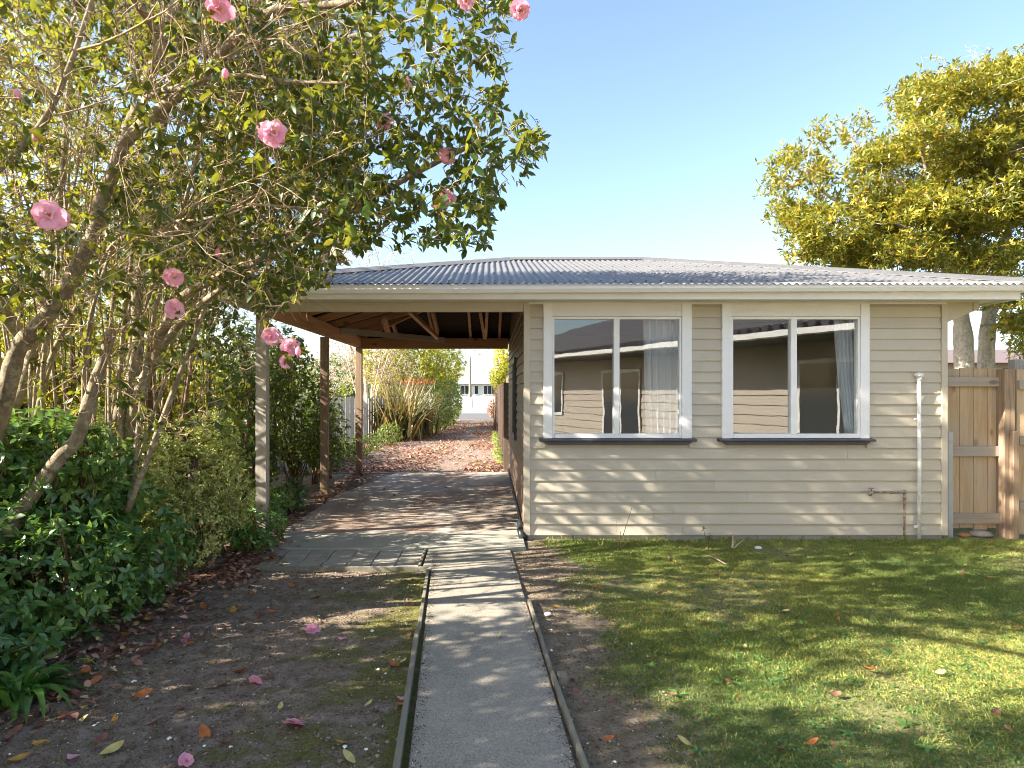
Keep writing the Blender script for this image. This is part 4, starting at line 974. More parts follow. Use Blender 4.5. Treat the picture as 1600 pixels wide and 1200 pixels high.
shrub('variegated_shrub', 'pale variegated small leaved shrub leaning on the front carport post',
      [(-2.75, 6.0, .75, .42, .45, .62), (-3.2, 5.7, .85, .5, .5, .6), (-2.62, 5.75, .38, .3, .4, .4), (-2.62, 6.2, 1.0, .2, .3, .45), (-3.6, 5.9, 1.0, .4, .5, .5), (-2.5, 6.35, .55, .16, .3, .45), (-3.1, 5.35, .6, .5, .35, .5)],
      5200, 6, .040, .5, M['varieg'], M['bark_dark'], stems=7, seed=4, simple=True, up=.6, tone=(.1, 1.0), shell=.5)
shrub('low_shrub', 'low green shrub spilling onto the slab beside the front post',
      [(-2.45, 6.75, .17, .35, .35, .22), (-2.6, 7.4, .22, .25, .5, .28), (-2.62, 8.4, .2, .22, .6, .26), (-2.35, 6.25, .13, .3, .25, .17)],
      620, 6, .062, .45, M['glossy'], M['bark_dark'], stems=5, seed=5, up=.6, tone=(.25, .95), shell=.3)
shrub('dark_bush', 'tall dark leafy bush behind the middle carport post',
      [(-3.15, 8.6, 1.35, .55, .7, .9), (-3.05, 10.4, 1.2, .55, .9, 1.0), (-3.35, 9.5, 2.0, .7, 1.0, .7), (-3.0, 8.2, .7, .35, .5, .5), (-2.9, 10.9, .8, .3, .6, .6), (-3.6, 12.0, .9, .5, .8, .7), (-2.95, 11.5, .9, .42, .7, .85)],
      3600, 6, .072, .44, M['darkbush'], M['bark_dark'], stems=8, seed=6, up=.35, tone=(.1, 1.0), shell=.45, stem_r=.035)
shrub('ivy_mass', 'dense dark climber high behind the camellia beside the carport roof',
      [(-3.1, 6.6, 2.35, .5, .5, .75), (-3.0, 6.0, 3.1, .6, .5, .75), (-2.6, 5.4, 3.3, .6, .45, .55), (-3.6, 6.8, 3.2, .6, .7, .8), (-2.1, 5.1, 2.95, .35, .35, .3)],
      1700, 6, .068, .48, M['darkbush'], M['bark_dark'], cat_='climber', stems=1, seed=7, up=.1, droop=.5, tone=(.05, .8), shell=.35, stem_r=.03, strands=12)
shrub('tall_hedge', 'sunlit yellow green hedge along the boundary behind the camellia, plus unseen added masses shading the path',
      [(-5.2, 6.2, 1.9, .7, 1.0, 1.5), (-5.1, 8.0, 2.0, .8, 1.2, 1.6), (-5.0, 9.8, 2.0, .8, 1.2, 1.6), (-4.7, 7.2, 1.0, .5, .9, .9), (-5.4, 7.0, 3.4, .6, .8, .8), (-5.0, 11.6, 1.4, .7, 1.1, 1.2), (-5.6, 4.8, 2.1, .5, .8, 1.4), (-5.3, 8.6, 4.3, .8, 1.3, 1.0), (-5.0, 10.0, 3.7, .8, 1.0, 1.0), (-4.9, 13.2, 1.2, .8, 1.3, 1.2), (-5.5, 6.2, 4.6, .7, 1.0, 1.2), (-5.4, 7.6, 5.2, .8, 1.0, .9), (-4.2, 8.0, 3.0, .5, .9, 1.0), (-4.4, 9.6, 3.4, .6, .9, 1.0), (-5.6, 2.2, 1.9, .5, 1.8, 1.5), (-5.6, -1.2, 1.8, .5, 1.8, 1.5)] + [(-4.6, .8, 1.8, .5, 1.6, 1.9), (-4.35, 2.3, 1.6, .45, 1.0, 1.7)] * 4,  # the last, repeated ellipsoids are unseen hedge bulk added to shade the path
      25000, 6, .064, .5, M['yellowhedge'], M['bark_dark'], cat_='hedge', stems=12, seed=8, stem_from=4.5, simple=True, up=.3, droop=.3, tone=(.1, 1.0), shell=.3, stem_r=.035)

shrub('neighbour_tree', 'dark green neighbouring tree beyond the brown boundary fence',
      [(-8.3, 8.2, 2.9, 1.2, 2.0, 2.5), (-8.0, 11.5, 2.4, 1.1, 1.8, 1.7), (-8.4, 15, 2.0, 1.6, 2.2, 1.5), (-7.2, 6.8, 2.2, .8, 1.0, 1.8), (-6.6, 13.5, 1.7, .9, 1.4, 1.3)],
      4200, 6, .095, .5, M['darkbush'], M['bark_dark'], cat_='tree', stems=6, seed=19, simple=True, up=.3, tone=(.1, .9), shell=.35, stem_r=.05)
# agapanthus clump
root = empty('agapanthus_clump', G(30, 1105), 'arching strap leaved clump at the edge of the soil', 'plant'); mb = MB()
c0 = G(36, 1100)
for k in range(70):
    az = random.uniform(0, 6.28); L = random.uniform(.26, .44); sx, sy = math.cos(az), math.sin(az); b = c0 + Vector((random.gauss(0, .05), random.gauss(0, .05), 0)); wd = random.uniform(.015, .023)
    vs = []; el = random.uniform(.5, 1.25)
    for j in range(9):
        t = j / 8; r = L * t * math.cos(el) + .10 * L * t * t; z = L * 1.15 * t * math.sin(el) - L * .85 * t ** 2.4 * (.7 + .4 * math.cos(el)); w_ = wd * (1 - t ** 3 * .92)
        for s_ in (-1, 0, 1): vs.append((b.x + sx * r - sy * w_ * s_, b.y + sy * r + sx * w_ * s_, max(z, .008) - (0 if s_ else .004) + .01))
    mb.add(vs, [(j * 3 + i, j * 3 + i + 1, j * 3 + i + 4, j * 3 + i + 3) for j in range(8) for i in range(2)], smooth=True)
mb.build('blades', M['agapanthus'], root)

# ================================================================ DOWN THE DRIVE
def bladeclump(name, label, base, n, hgt, mat, spread=.5, wd=.03):
    root = empty(name, base, label, 'plant'); mb = MB()
    for k in range(n):
        az = random.uniform(0, 6.28); L = hgt * random.uniform(.6, 1.1); b = Vector(base) + Vector((random.gauss(0, spread * .45), random.gauss(0, spread * .6), 0)); sx, sy = math.cos(az), math.sin(az); lean = random.uniform(.05, .6); vs = []
        bend = random.uniform(0, .5) if random.random() < .6 else random.uniform(.5, 1.1)
        for j in range(6):
            t = j / 5; r = L * (lean * t + bend * .5 * t ** 3); z = L * (t - bend * .55 * t ** 3) * math.cos(lean * .7); w_ = wd * (1 - t ** 2 * .9)
            for s_ in (-1, 1): vs.append((b.x + sx * r - sy * w_ * s_, b.y + sy * r + sx * w_ * s_, max(z, .02)))
        mb.add(vs, [(j * 2, j * 2 + 1, j * 2 + 3, j * 2 + 2) for j in range(5)])
    mb.build('blades', mat, root)
shrub('verge_shrub', 'low green growth along the shaded left verge of the drive', [(-3.1, 15.8, .25, .5, 1.6, .3), (-2.9, 18.8, .3, .4, 1.2, .4), (-3.3, 13.8, .3, .5, 1.0, .35)], 700, 6, .075, .45, M['darkbush'], M['bark_dark'], stems=5, seed=21, simple=True, tone=(.2, 1), shell=.3)
shrub('fence_foot_growth', 'narrow strip of yellow green growth at the foot of the dark drive fence', [(.22, 15.5, .08, .12, 2.2, .14), (.20, 20.5, .1, .14, 2.6, .16)], 520, 5, .06, .4, M['grass'], M['bark_dark'], cat_='plants', stems=3, seed=22, simple=True, tone=(.0, .5), shell=.2)
bladeclump('flax_clump', 'tall straw and green flax clump beside the white fence', (-2.95, 20.9, 0), 380, 2.1, M['flax'], .7, .032)
bladeclump('flax_clump', 'second flax clump leaning out over the drive leaves', (-2.5, 23.2, 0), 200, 1.9, M['flax'], .55, .032)
shrub('orange_bush', 'orange leaved bush top behind the flax', [(-2.7, 23.5, 1.95, .8, .4, .12)], 110, 5, .09, .4, M['orange_leafage'], M['bark_bare'], stems=4, seed=12, simple=True)
shrub('drive_hedge', 'clipped green hedge on the left of the drive', [(-2.1, 25.5, 1.0, .65, 1.6, 1.1), (-1.9, 29, 1.1, .7, 2, 1.2), (-2.1, 33, 1.2, .75, 2.4, 1.3)], 2600, 5, .10, .45, M['darkbush'], M['bark_dark'], cat_='hedge', stems=6, seed=13, simple=True, tone=(.25, .95), shell=.6)
shrub('drive_tree', 'rounded green tree over the hedge on the left of the drive', [(-3.0, 27, 2.7, 1.5, 2, 1.3), (-2.3, 31, 2.9, 1.2, 2, 1.1), (-4.2, 26, 3.0, 1.3, 2, 1.3), (-3.6, 24.5, 1.9, .9, 1, .9)], 3600, 6, .12, .45, M['yellowhedge'], M['bark_dark'], cat_='tree', stems=5, seed=14, simple=True, shell=.5, stem_r=.07, zmin=1.2, tone=(.0, .9))
shrub('street_shrub', 'bright green shrub rising above the dark drive fence', [(.50, 25, 2.1, .5, .9, .6), (.72, 28, 2.1, .65, .9, .6)], 800, 6, .11, .45, M['yellowhedge'], M['bark_dark'], stems=3, seed=15, simple=True, shell=.4, tone=(.0, .8))
shrub('golden_tree', 'golden leaved tree far behind the dark drive fence', [(1.6, 52, 4.6, 1.4, 1.5, 1.5)], 420, 6, .22, .5, M['yellowhedge'], M['bark_dark'], cat_='tree', stems=3, seed=16, simple=True, tone=(.6, 1), shell=.3, stem_r=.1)
shrub('clipped_bush', 'small brown clipped bush at the street end of the dark fence', [(.25, 38, .6, .4, .5, .6)], 240, 5, .1, .45, M['litter'], M['bark_dark'], stems=3, seed=17, simple=True)
def bare_tree(name, label, base, hgt, r, n, ell, seed, m='bark_bare', ntr=4, reach=4, th=.006):
    root = empty(name, base, label, 'tree'); g = Grower(np.random.default_rng(seed)); g.rng = np.random.default_rng(seed); b = Vector(base)
    for k in range(ntr):
        mb = MB(); a = 6.28 * k / ntr + seed; q = b + Vector((math.cos(a) * .12, math.sin(a) * .12, 0)) * (ntr > 1)
        sp = (.22 if ntr > 1 else .03) * hgt
        g.limb([q, q + Vector((math.cos(a) * sp * .3, math.sin(a) * sp * .3, hgt * .35)), q + Vector((math.cos(a) * sp, math.sin(a) * sp, hgt * .8))], r, r * .35, mb, n=8); mb.build('trunk', M[m], root)
    e, _ = ellipsoid_points(ell, n, np.random.default_rng(seed), .1); g.grow(e, maxlen=reach, thick=th, taper=th * 1.5, wob=.16, sides=3); g.twigs.build('crown', M[m], root)
bare_tree('bare_shrub_tree', 'pale leafless twiggy tree behind the flax on the left of the drive', (-4.3, 22.5, 0), 3.6, .045, 2600, [(-4.3, 22.5, 2.9, 1.7, 1.4, 1.5), (-3.4, 22.8, 2.2, 1.1, 1, .9), (-5.2, 21.5, 2.6, 1.4, 1.2, 1.3)], 31)
bare_tree('bare_tree', 'tall leafless pinkish tree showing above the carport roof', (-5.6, 30, 0), 7.4, .12, 620, [(-5.4, 30, 7.0, 2.6, 2, 2.2)], 32, th=.011)
bare_tree('street_tree', 'leafless street tree with a single tall trunk before the white house', (-1.95, 66, 0), 6.5, .19, 260, [(-1.7, 66, 7.4, 3.4, 3, 2.4)], 33, m='bark', ntr=1, th=.02)

for i, (x, y, h, lab) in enumerate(((-14, 58, 5.0, 'dark round tree over the white fence, nearest the drive'), (-21, 62, 6.5, 'tall distant tree beyond the white fence'), (-9.5, 50, 3.4, 'low distant bush beyond the white fence'), (-30, 66, 6, 'wide distant tree far to the left beyond the hedge'), (-42, 64, 7, 'outermost distant tree behind the hedge and camellia'))):
    shrub('distant_tree', lab, [(x, y, h * .55, h * .62, h * .5, h * .45)], 420, 5, .38, .5, M['darkbush'], M['bark_dark'], cat_='tree', group='trees across the street', stems=3, seed=50 + i, simple=True, shell=.5, tone=(.3, 1), stem_r=.15)
# ================================================================ BIG EVERGREEN BEYOND THE GATE
ev = empty('evergreen_tree', (9.8, 13, 0), 'large yellow green evergreen with two pale trunks behind the gate', 'tree')
ge = Grower(np.random.default_rng(9)); ge.rng = np.random.default_rng(9)
EY = 13.0
for pts, r0, r1 in (([(1508, 735, EY), (1506, 560, EY), (1502, 500, EY), (1490, 430, EY), (1470, 340, EY), (1450, 250, EY), (1470, 170, EY)], .20, .05),
                    ([(1540, 735, 13.3), (1541, 560, 13.3), (1546, 490, 13.3), (1560, 420, 13.3), (1580, 320, 13.4), (1590, 200, 13.5), (1600, 110, 13.5)], .17, .05)):
    mb = MB(); ge.limb([W(*p) for p in pts], r0, r1, mb, n=14, k=6); mb.build('trunk', M['bark_grey'], ev)
for pts in ([(1488, 430, EY), (1430, 370, 12.8), (1360, 330, 12.6), (1300, 310, 12.4), (1260, 270, 12.4)], [(1470, 340, EY), (1400, 280, 13.4), (1350, 240, 13.8), (1310, 190, 13.8)], [(1560, 420, 13.3), (1640, 350, 13), (1700, 300, 13)],
            [(1455, 270, EY), (1430, 190, 12.2), (1450, 130, 12)], [(1580, 330, 13.4), (1540, 260, 12.2), (1530, 200, 12)], [(1548, 480, 13.3), (1590, 460, 12.6), (1620, 440, 12.2)], [(1490, 420, EY), (1420, 400, 14), (1330, 380, 14)]):
    mb = MB(); ge.limb([W(*p) for p in pts], .07, .02, mb, n=8, k=5); mb.build('limb', M['bark_grey'], ev)
lumps = [(1480, 165, 70, 1.0), (1560, 150, 75, 1.0), (1620, 215, 92, 1), (1420, 255, 75, 1), (1500, 265, 95, 1), (1385, 315, 66, .8), (1335, 360, 66, .6), (1430, 360, 75, 1), (1530, 350, 85, 1), (1265, 340, 45, .22), (1255, 280, 42, .2), (1240, 240, 26, .2), (1320, 205, 40, .16), (1225, 330, 26, .2),
         (1285, 388, 46, 1), (1345, 400, 50, 1), (1400, 405, 55, 1), (1265, 350, 40, .5), (1600, 330, 110, 1), (1585, 465, 42, .9), (1600, 505, 36, .9), (1680, 260, 120, .8), (1570, 132, 46, .8), (1440, 150, 40, .6), (1305, 275, 50, .2), (1360, 400, 60, .7), (1500, 420, 60, .35), (1210, 300, 22, .15), (1610, 545, 30, .6), (1470, 402, 48, .9), (1535, 405, 48, .8), (1590, 410, 45, .8)]
ells = []; wts = []
for px, py, r, dn in lumps:
    for dY in (-1.3, .2, 1.5):
        c = W(px + random.uniform(-15, 15), py + random.uniform(-15, 15), EY + dY * min(1, r / 60)); rr = r * EY / F; ells.append((c.x, c.y, c.z, rr * .9, rr * .95, rr * .75)); wts.append(dn)
rg = np.random.default_rng(17)
Pall, Dall = [], []
for e, dn in zip(ells, wts):
    for q in range(5):
        dd = rg.normal(0, 1, 3); dd /= np.linalg.norm(dd); dd[2] = abs(dd[2]) * .9 - .25; f = rg.uniform(.40, .55)
        sub = (e[0] + dd[0] * e[3] * .72, e[1] + dd[1] * e[4] * .72, e[2] + dd[2] * e[5] * .8, e[3] * f, e[4] * f, e[5] * f * .72)
        p, d = ellipsoid_points([sub], int(34 * dn * (e[3] / .9) ** 1.6) + 2, rg, .5); kk = (d[:, 2] > -.35); Pall.append(p[kk]); Dall.append(d[kk])
Pall, Dall = np.concatenate(Pall), np.concatenate(Dall)
tw = Pall[rg.random(len(Pall)) < .28]
ge.grow(tw, maxlen=2.5, thick=.006, taper=.012, wob=.12, sides=3)
D = Dall * .8 + np.array([0, 0, .55]) + rg.normal(0, .35, Pall.shape)
Prep = np.repeat(Pall, 4, 0) + rg.normal(0, .11, (len(Pall) * 4, 3)); Drep = np.repeat(D, 4, 0) + rg.normal(0, .3, (len(Pall) * 4, 3))
tb = np.clip(rg.uniform(.05, .9, len(Prep)), 0, 1)
V, T, A = rosettes(Prep, Drep, 6, .120, .30, rg, spread=(25, 75), droop=.05, tone_base=tb, along=.08)
link('crown', tri_mesh('crown', V, T, A), M['evergreen'], ev)
# bare sprigs at the top
sp = Grower(np.random.default_rng(4)); sp.rng = np.random.default_rng(4)
sp.nodes = [tuple(W(1455, 165, 12.5)), tuple(W(1525, 130, 12.5)), tuple(W(1340, 230, 13)), tuple(W(1270, 260, 12.8))]; sp.dirs = [(0, 0, 1)] * 4
tt = np.concatenate([volume_points([(1430, 90), (1480, 80), (1480, 160), (1440, 160)], 12, 13, 22, rg), volume_points([(1500, 70), (1550, 65), (1540, 120), (1510, 120)], 12, 13, 26, rg), volume_points([(1230, 190), (1370, 170), (1380, 260), (1230, 300)], 12.4, 13.4, 70, rg)])
sp.grow(tt, maxlen=2.5, thick=.004, taper=.006, wob=.12, sides=3); ge.twigs.add(sp.twigs.v, sp.twigs.f, smooth=True); ge.twigs.build('twigs', M['bark_grey'], ev)

# ================================================================ LAWN, LITTER, LEAVES
def lawn_density(x, y):
    n = .28 * np.sin(x * 2.3 + 1.3 * np.sin(y * 1.7)) + .22 * np.sin(y * 3.1 + x * 1.1) + .2 * np.sin(5.3 * x - 3.7 * y) + .12 * np.sin(11 * x + 7 * y)
    edge = np.clip((x - .62 - .35 * np.clip(6.6 - y, 0, 1) * 0 + .12 * np.sin(y * 4.1) + .06 * np.sin(y * 9.7)) / .45, 0, 1)
    return np.clip((.55 + 1.15 * n) * edge, 0, 1) * np.where(edge > 0, 1, 0) + .12 * edge
rg = np.random.default_rng(77)
N = 1000000; x = rg.uniform(.4, 7.2, N); y = 2.3 + 4.42 * rg.random(N) ** 1.0
k = (rg.random(N) < np.clip(lawn_density(x, y), 0, 1)) & (x < .95 * y + .35)
x, y = x[k], y[k]; n = len(x)
P = np.stack([x, y, relief(x, y) - .001], 1); az = rg.uniform(0, 6.28, n); el = rg.uniform(.35, 1.35, n)
D = np.stack([np.cos(az) * np.cos(el), np.sin(az) * np.cos(el), np.sin(el)], 1); Nn = np.stack([np.cos(az + 1.57), np.sin(az + 1.57), np.full(n, .4)], 1)
tuft = .5 + .5 * np.sin(x * 1.9 + 2) * np.sin(y * 2.7)
L = rg.uniform(.010, .027, n) * (.7 + .6 * tuft) * np.where(y > 6.5, 1.35, 1)
patch = .5 + .5 * np.sin(1.3 * x + .8 * np.sin(2.1 * y)) * np.sin(1.7 * y - .4 * x)
tone = np.clip(.12 + .5 * patch + rg.normal(0, .28, n), 0, 1)
V, T, A = leaf_arrays(P, D, Nn, L, rg.uniform(.0022, .0040, n), tone, curl=.3, fold=.1, simple=True)
tag(link('grass', tri_mesh('grass', V, T, A), M['grass']), kind='stuff')
N = 150000; x = rg.uniform(.6, 6, N); y = 2.3 + 4.2 * rg.random(N)
k = (rg.random(N) < np.clip(lawn_density(x, y) * np.clip(np.sin(x * 1.6 + 1.0) * np.sin(y * 1.3 + .6 * x) * .6 + .25 + .45 * np.clip(4.6 - y, -.6, 1), 0.03, 1), 0, 1)); x, y = x[k], y[k]
P = np.stack([x, y, rg.uniform(.004, .02, len(x))], 1); D = np.stack([rg.normal(0, .2, len(x)), rg.normal(0, .2, len(x)), np.ones(len(x))], 1)
V, T, A = rosettes(P, D, 3, .0155, .85, rg, spread=(60, 88), droop=0, simple=True)
tag(link('clover', tri_mesh('clover', V, T, A), M['clover']), kind='stuff')
P, D_, LL, WW, TT = [], [], [], [], []
for k in range(420):
    if k < 150: cx_, cy_ = rg.uniform(.55, 5.2), rg.uniform(6.45, 6.76)
    else: cx_, cy_ = rg.uniform(.75, 5.5), rg.uniform(2.6, 6.5)
    m = int(rg.integers(14, 40)); big = rg.uniform(.6, 1.5) * (1.5 if k < 150 else 1)
    px_, py_ = cx_ + rg.normal(0, .022, m), cy_ + rg.normal(0, .022, m); az = rg.uniform(0, 6.28, m); el = rg.uniform(.5, 1.4, m)
    P.append(np.stack([px_, py_, relief(px_, py_)], 1)); D_.append(np.stack([np.cos(az) * np.cos(el), np.sin(az) * np.cos(el), np.sin(el)], 1)); LL.append(rg.uniform(.02, .045, m) * big); WW.append(rg.uniform(.0025, .005, m)); TT.append(np.clip(rg.uniform(.1, .6) + rg.normal(0, .15, m), 0, 1))
P, D_, LL, WW, TT = (np.concatenate(q) for q in (P, D_, LL, WW, TT))
V, T, A = leaf_arrays(P, D_, np.tile([[0, 0, 1.]], (len(P), 1)) + rg.normal(0, .4, (len(P), 3)), LL, WW, TT, curl=.35)
tag(link('grass_tufts', tri_mesh('grass_tufts', V, T, A), M['grass']), kind='stuff')
n = 150; x, y = rg.uniform(.75, 5.0, n), rg.uniform(2.5, 6.3, n); P = np.stack([x, y, relief(x, y) + .008], 1); D = np.stack([rg.normal(0, .1, n), rg.normal(0, .1, n), np.ones(n)], 1)
V, T, A = rosettes(P, D, 9, .052, .34, rg, spread=(62, 88), droop=.0, curl=.25, along=.004)
tag(link('lawn_weeds', tri_mesh('lawn_weeds', V, T, A), M['clover']), kind='stuff')
def clods(n, fx, fy, seed, keep):
    g = np.random.default_rng(seed); x, y = fx(g, n), fy(g, n); k = keep(x, y); x, y = x[k], y[k]; n = len(x)
    base = np.array([[1, 0, 0], [0, 1, 0], [-1, 0, 0], [0, -1, 0], [0, 0, .8], [.6, .6, .35], [-.6, .6, .4], [-.6, -.6, .35], [.6, -.6, .4]], float)
    r = .004 + .012 * g.random(n) ** 4; V = base[None] * r[:, None, None] * g.uniform(.6, 1.25, (n, 9, 3)); V += np.stack([x, y, relief(x, y) + r * .1], 1)[:, None]
    T0 = np.array([[0, 5, 4], [5, 1, 4], [1, 6, 4], [6, 2, 4], [2, 7, 4], [7, 3, 4], [3, 8, 4], [8, 0, 4]])
    return V.reshape(-1, 3), (T0[None] + (np.arange(n) * 9)[:, None, None]).reshape(-1, 3), np.repeat(np.clip(.52 + g.normal(0, .16, n) + (g.random(n) < .04) * .7, 0, 1), 9)
bedk = lambda x, y: ~((x > -.5 + (5.63 - y) * .058 - .07) & (x < .40 - (y - 2.6) * .04)) & ~((y > 5.58) & (x < -.5)) & ((x < 0) | (np.random.default_rng(1).random(len(x)) < np.clip((.95 - x) * 2.5, .02, 1)))
V, T, A = clods(10000, lambda g, n: g.uniform(-2.7, 1.5, n), lambda g, n: g.uniform(2.3, 6.6, n), 5, bedk)
tag(link('soil_clods', tri_mesh('soil_clods', V, T, A), M['soilbits']), kind='stuff')
# crumbs and moss washed over the edges of the path
g = np.random.default_rng(6); n = 2600; y = g.uniform(2.2, 6.2, n); side = g.random(n) < .5
xe = np.where(side, -.505 + (5.63 - y) * .058, .21 + (6.3 - y) * .0411); off = np.abs(g.normal(0, .03, n)); x = np.where(side, xe + off, xe - off); az = g.uniform(0, 6.28, n)
V, T, A = leaf_arrays(np.stack([x, y, np.full(n, .0235)], 1), np.stack([np.cos(az), np.sin(az), g.uniform(0, .3, n)], 1), np.tile([[0, 0, 1.]], (n, 1)) + g.normal(0, .3, (n, 3)), g.uniform(.004, .014, n), g.uniform(.003, .007, n), g.random(n) ** 1.4, simple=True)
tag(link('path_edge_crumbs', tri_mesh('path_edge_crumbs', V, T, A), M['soilbits']), kind='stuff')
# moss and weed sprigs on the bare soil
N = 52000; x = rg.uniform(-2.4, -.36, N); y = rg.uniform(2.4, 5.6, N)
dn = np.clip(.5 * np.sin(x * 2.6 + 3.6) * np.sin(y * 2.0 - 1.9) + .18 * np.sin(9 * x + 4 * y) + .12 * np.sin(17 * y - 5 * x), 0.01, 1); k = (rg.random(N) < dn * .6) & (x < -.33 - (y - 2.6) * .06); x, y = x[k], y[k]; n = len(x)
az = rg.uniform(0, 6.28, n); el = rg.uniform(.2, 1.2, n); D = np.stack([np.cos(az) * np.cos(el), np.sin(az) * np.cos(el), np.sin(el)], 1)
V, T, A = leaf_arrays(np.stack([x, y, np.zeros(n)], 1), D, np.tile([[0, 0, 1.]], (n, 1)) + rg.normal(0, .3, (n, 3)), rg.uniform(.006, .018, n), rg.uniform(.003, .007, n), rg.random(n), simple=True)
tag(link('moss', tri_mesh('moss', V, T, A), M['grass']), kind='stuff')
# soil crumbs and bark bits
N = 70000; x = rg.uniform(-2.9, .95, N); y = rg.uniform(2.2, 6.75, N); onp = (x > -.5 + (5.63 - y) * .058 - .12) & (x < .36 - (y - 2.6) * .04)
pv_ = (y > 5.6) & (x < -.5); k = ~onp & ~pv_; x, y = x[k], y[k]; n = len(x); az = rg.uniform(0, 6.28, n)
V, T, A = leaf_arrays(np.stack([x, y, relief(x, y) + rg.uniform(.0, .006, n)], 1), np.stack([np.cos(az), np.sin(az), rg.uniform(-.1, .4, n)], 1), np.tile([[0, 0, 1.]], (n, 1)) + rg.normal(0, .4, (n, 3)), rg.uniform(.004, .010, n) * (1 + 1.6 * rg.random(n) ** 6), rg.uniform(.003, .007, n), rg.random(n) ** 1.5, simple=True)
tag(link('soil_crumbs', tri_mesh('soil_crumbs', V, T, A), M['soilbits']), kind='stuff')
# leaf litter as a mass: drive, shrub edge, strip by the posts
segs = []
def litter(n, fx, fy, size, seed, keep=None):
    g = np.random.default_rng(seed); xx, yy = fx(g, n), fy(g, n)
    if keep is not None: kk = keep(xx, yy, g); xx, yy = xx[kk], yy[kk]
    m = len(xx); az = g.uniform(0, 6.28, m)
    return leaf_arrays(np.stack([xx, yy, g.uniform(.008, .045, m)], 1), np.stack([np.cos(az), np.sin(az), g.uniform(-.25, .35, m)], 1), np.tile([[0, 0, 1.]], (m, 1)) + g.normal(0, .35, (m, 3)), size * g.uniform(.6, 1.2, m), size * .5 * g.uniform(.7, 1.2, m), g.random(m), curl=.3)
dk = lambda xx, yy, g: (g.random(len(xx)) < np.clip(.55 + .5 * np.sin(xx * 2.1 + yy * .3) * np.sin(yy * .9), .12, 1)) & ~((np.abs(xx + .75) < .22 + .1 * np.sin(yy)) & (g.random(len(xx)) < .8))
segs.append(litter(20000, lambda g, n: g.uniform(-3.7, .3, n), lambda g, n: 12.5 + 21 * g.random(n) ** 1.4, .085, 1, dk))
segs.append(litter(800, lambda g, n: -2.36 + g.normal(0, .13, n), lambda g, n: g.uniform(7.0, 12.2, n), .065, 2))
segs.append(litter(800, lambda g, n: -2.28 + g.normal(0, .15, n), lambda g, n: g.uniform(5.3, 6.7, n), .065, 3))
segs.append(litter(700, lambda g, n: -2.35 + g.normal(0, .2, n), lambda g, n: g.uniform(3.0, 5.4, n), .065, 4))
V, T, A = cat(segs); tag(link('leaf_litter', tri_mesh('leaf_litter', V, T, A), M['litter']), kind='stuff')

# single fallen leaves
def leaf_mesh(seed):
    g = random.Random(seed); L, Wd = .085, .042; vs = []; n = 7
    cup, tw = g.uniform(.1, .6), g.uniform(-.5, .5)
    for j in range(n):
        t = j / (n - 1); w_ = Wd * math.sin(math.pi * (t * .92 + .05)) ** .8; y = L * (t - .5); z = cup * L * .35 * (2 * t - 1) ** 2
        for s_ in (-1, 0, 1):
            a = tw * (t - .5); xx = s_ * w_ * .5; zz = abs(s_) * cup * w_ * .45
            vs.append((xx * math.cos(a) - zz * math.sin(a), y, z + xx * math.sin(a) + zz * math.cos(a) + .004))
    fs = [(j * 3 + i, j * 3 + i + 1, j * 3 + i + 4, j * 3 + i + 3) for j in range(n - 1) for i in range(2)]
    mb = MB(); mb.add(vs, fs, smooth=True); mb.tube([(0, -L * .5, .004 + cup * L * .35), (.002, -L * .62, .006)], .0012, 4); return mb
LM = {c: [] for c in LEAFCOL}
for c in LEAFCOL:
    for s_ in range(4):
        me = leaf_mesh(hash(c) % 97 + s_ if False else len(c) * 10 + s_).mesh('leaf'); me.materials.append(LEAFCOL[c]); LM[c].append(me)
def drop_leaf(x, y, z, col, where, sc=1.0):
    o = bpy.data.objects.new('fallen_leaf', random.choice(LM[col])); C.objects.link(o); o.location = (x, y, z)
    o.rotation_euler = (random.gauss(0, .3), random.gauss(0, .35), random.uniform(0, 6.28)); s_ = sc * random.uniform(.7, 1.15); o.scale = (s_, s_ * random.uniform(.85, 1.1), s_)
    tag(o, '%s fallen leaf lying on the %s' % (col, where), 'leaf', '%s fallen leaves on the %s' % (col, where))
random.seed(99)
named = [(300, 1079, 'golden'), (350, 1073, 'golden'), (376, 1052, 'orange'), (224, 1087, 'orange'), (285, 1110, 'brown'), (320, 1150, 'orange'), (240, 1133, 'orange'), (180, 1127, 'golden'), (130, 1105, 'pale'), (176, 1175, 'pale'), (65, 1165, 'golden'), (38, 1132, 'golden'), (90, 1097, 'orange'), (95, 1120, 'orange'),
         (350, 1165, 'brown'), (424, 958, 'orange'), (495, 934, 'golden'), (457, 917, 'orange'), (406, 965, 'brown'), (577, 1102, 'pale'), (630, 1037, 'pale'), (545, 1185, 'pale'), (531, 1163, 'golden'), (627, 1105, 'orange'), (640, 947, 'brown'), (613, 1040, 'orange'), (300, 972, 'orange'), (318, 950, 'orange'), (320, 968, 'brown'), (365, 956, 'golden'), (30, 1190, 'golden'), (12, 1160, 'brown'), (60, 1140, 'brown'), (155, 1160, 'brown'), (145, 1070, 'orange'), (110, 1085, 'brown'), (245, 1013, 'orange'), (315, 997, 'brown'), (335, 995, 'golden'), (640, 995, 'brown')]
for px, py, c in named:
    p = G(px, py); drop_leaf(p.x, p.y, .006, c, 'bare soil')
for i in range(70):
    t = random.random(); y = 3.0 + 3.2 * t; x = -2.15 - .25 * (1 - t) * 1 + abs(random.gauss(0, .22)) - .2
    drop_leaf(x, y, .012, random.choice(['brown', 'brown', 'orange', 'orange', 'golden']), 'bare soil', .9)
for i in range(16):
    drop_leaf(random.uniform(-2.2, -.7), random.uniform(2.7, 5.4), .008, random.choice(['brown', 'brown', 'orange', 'pale']), 'bare soil', .8)
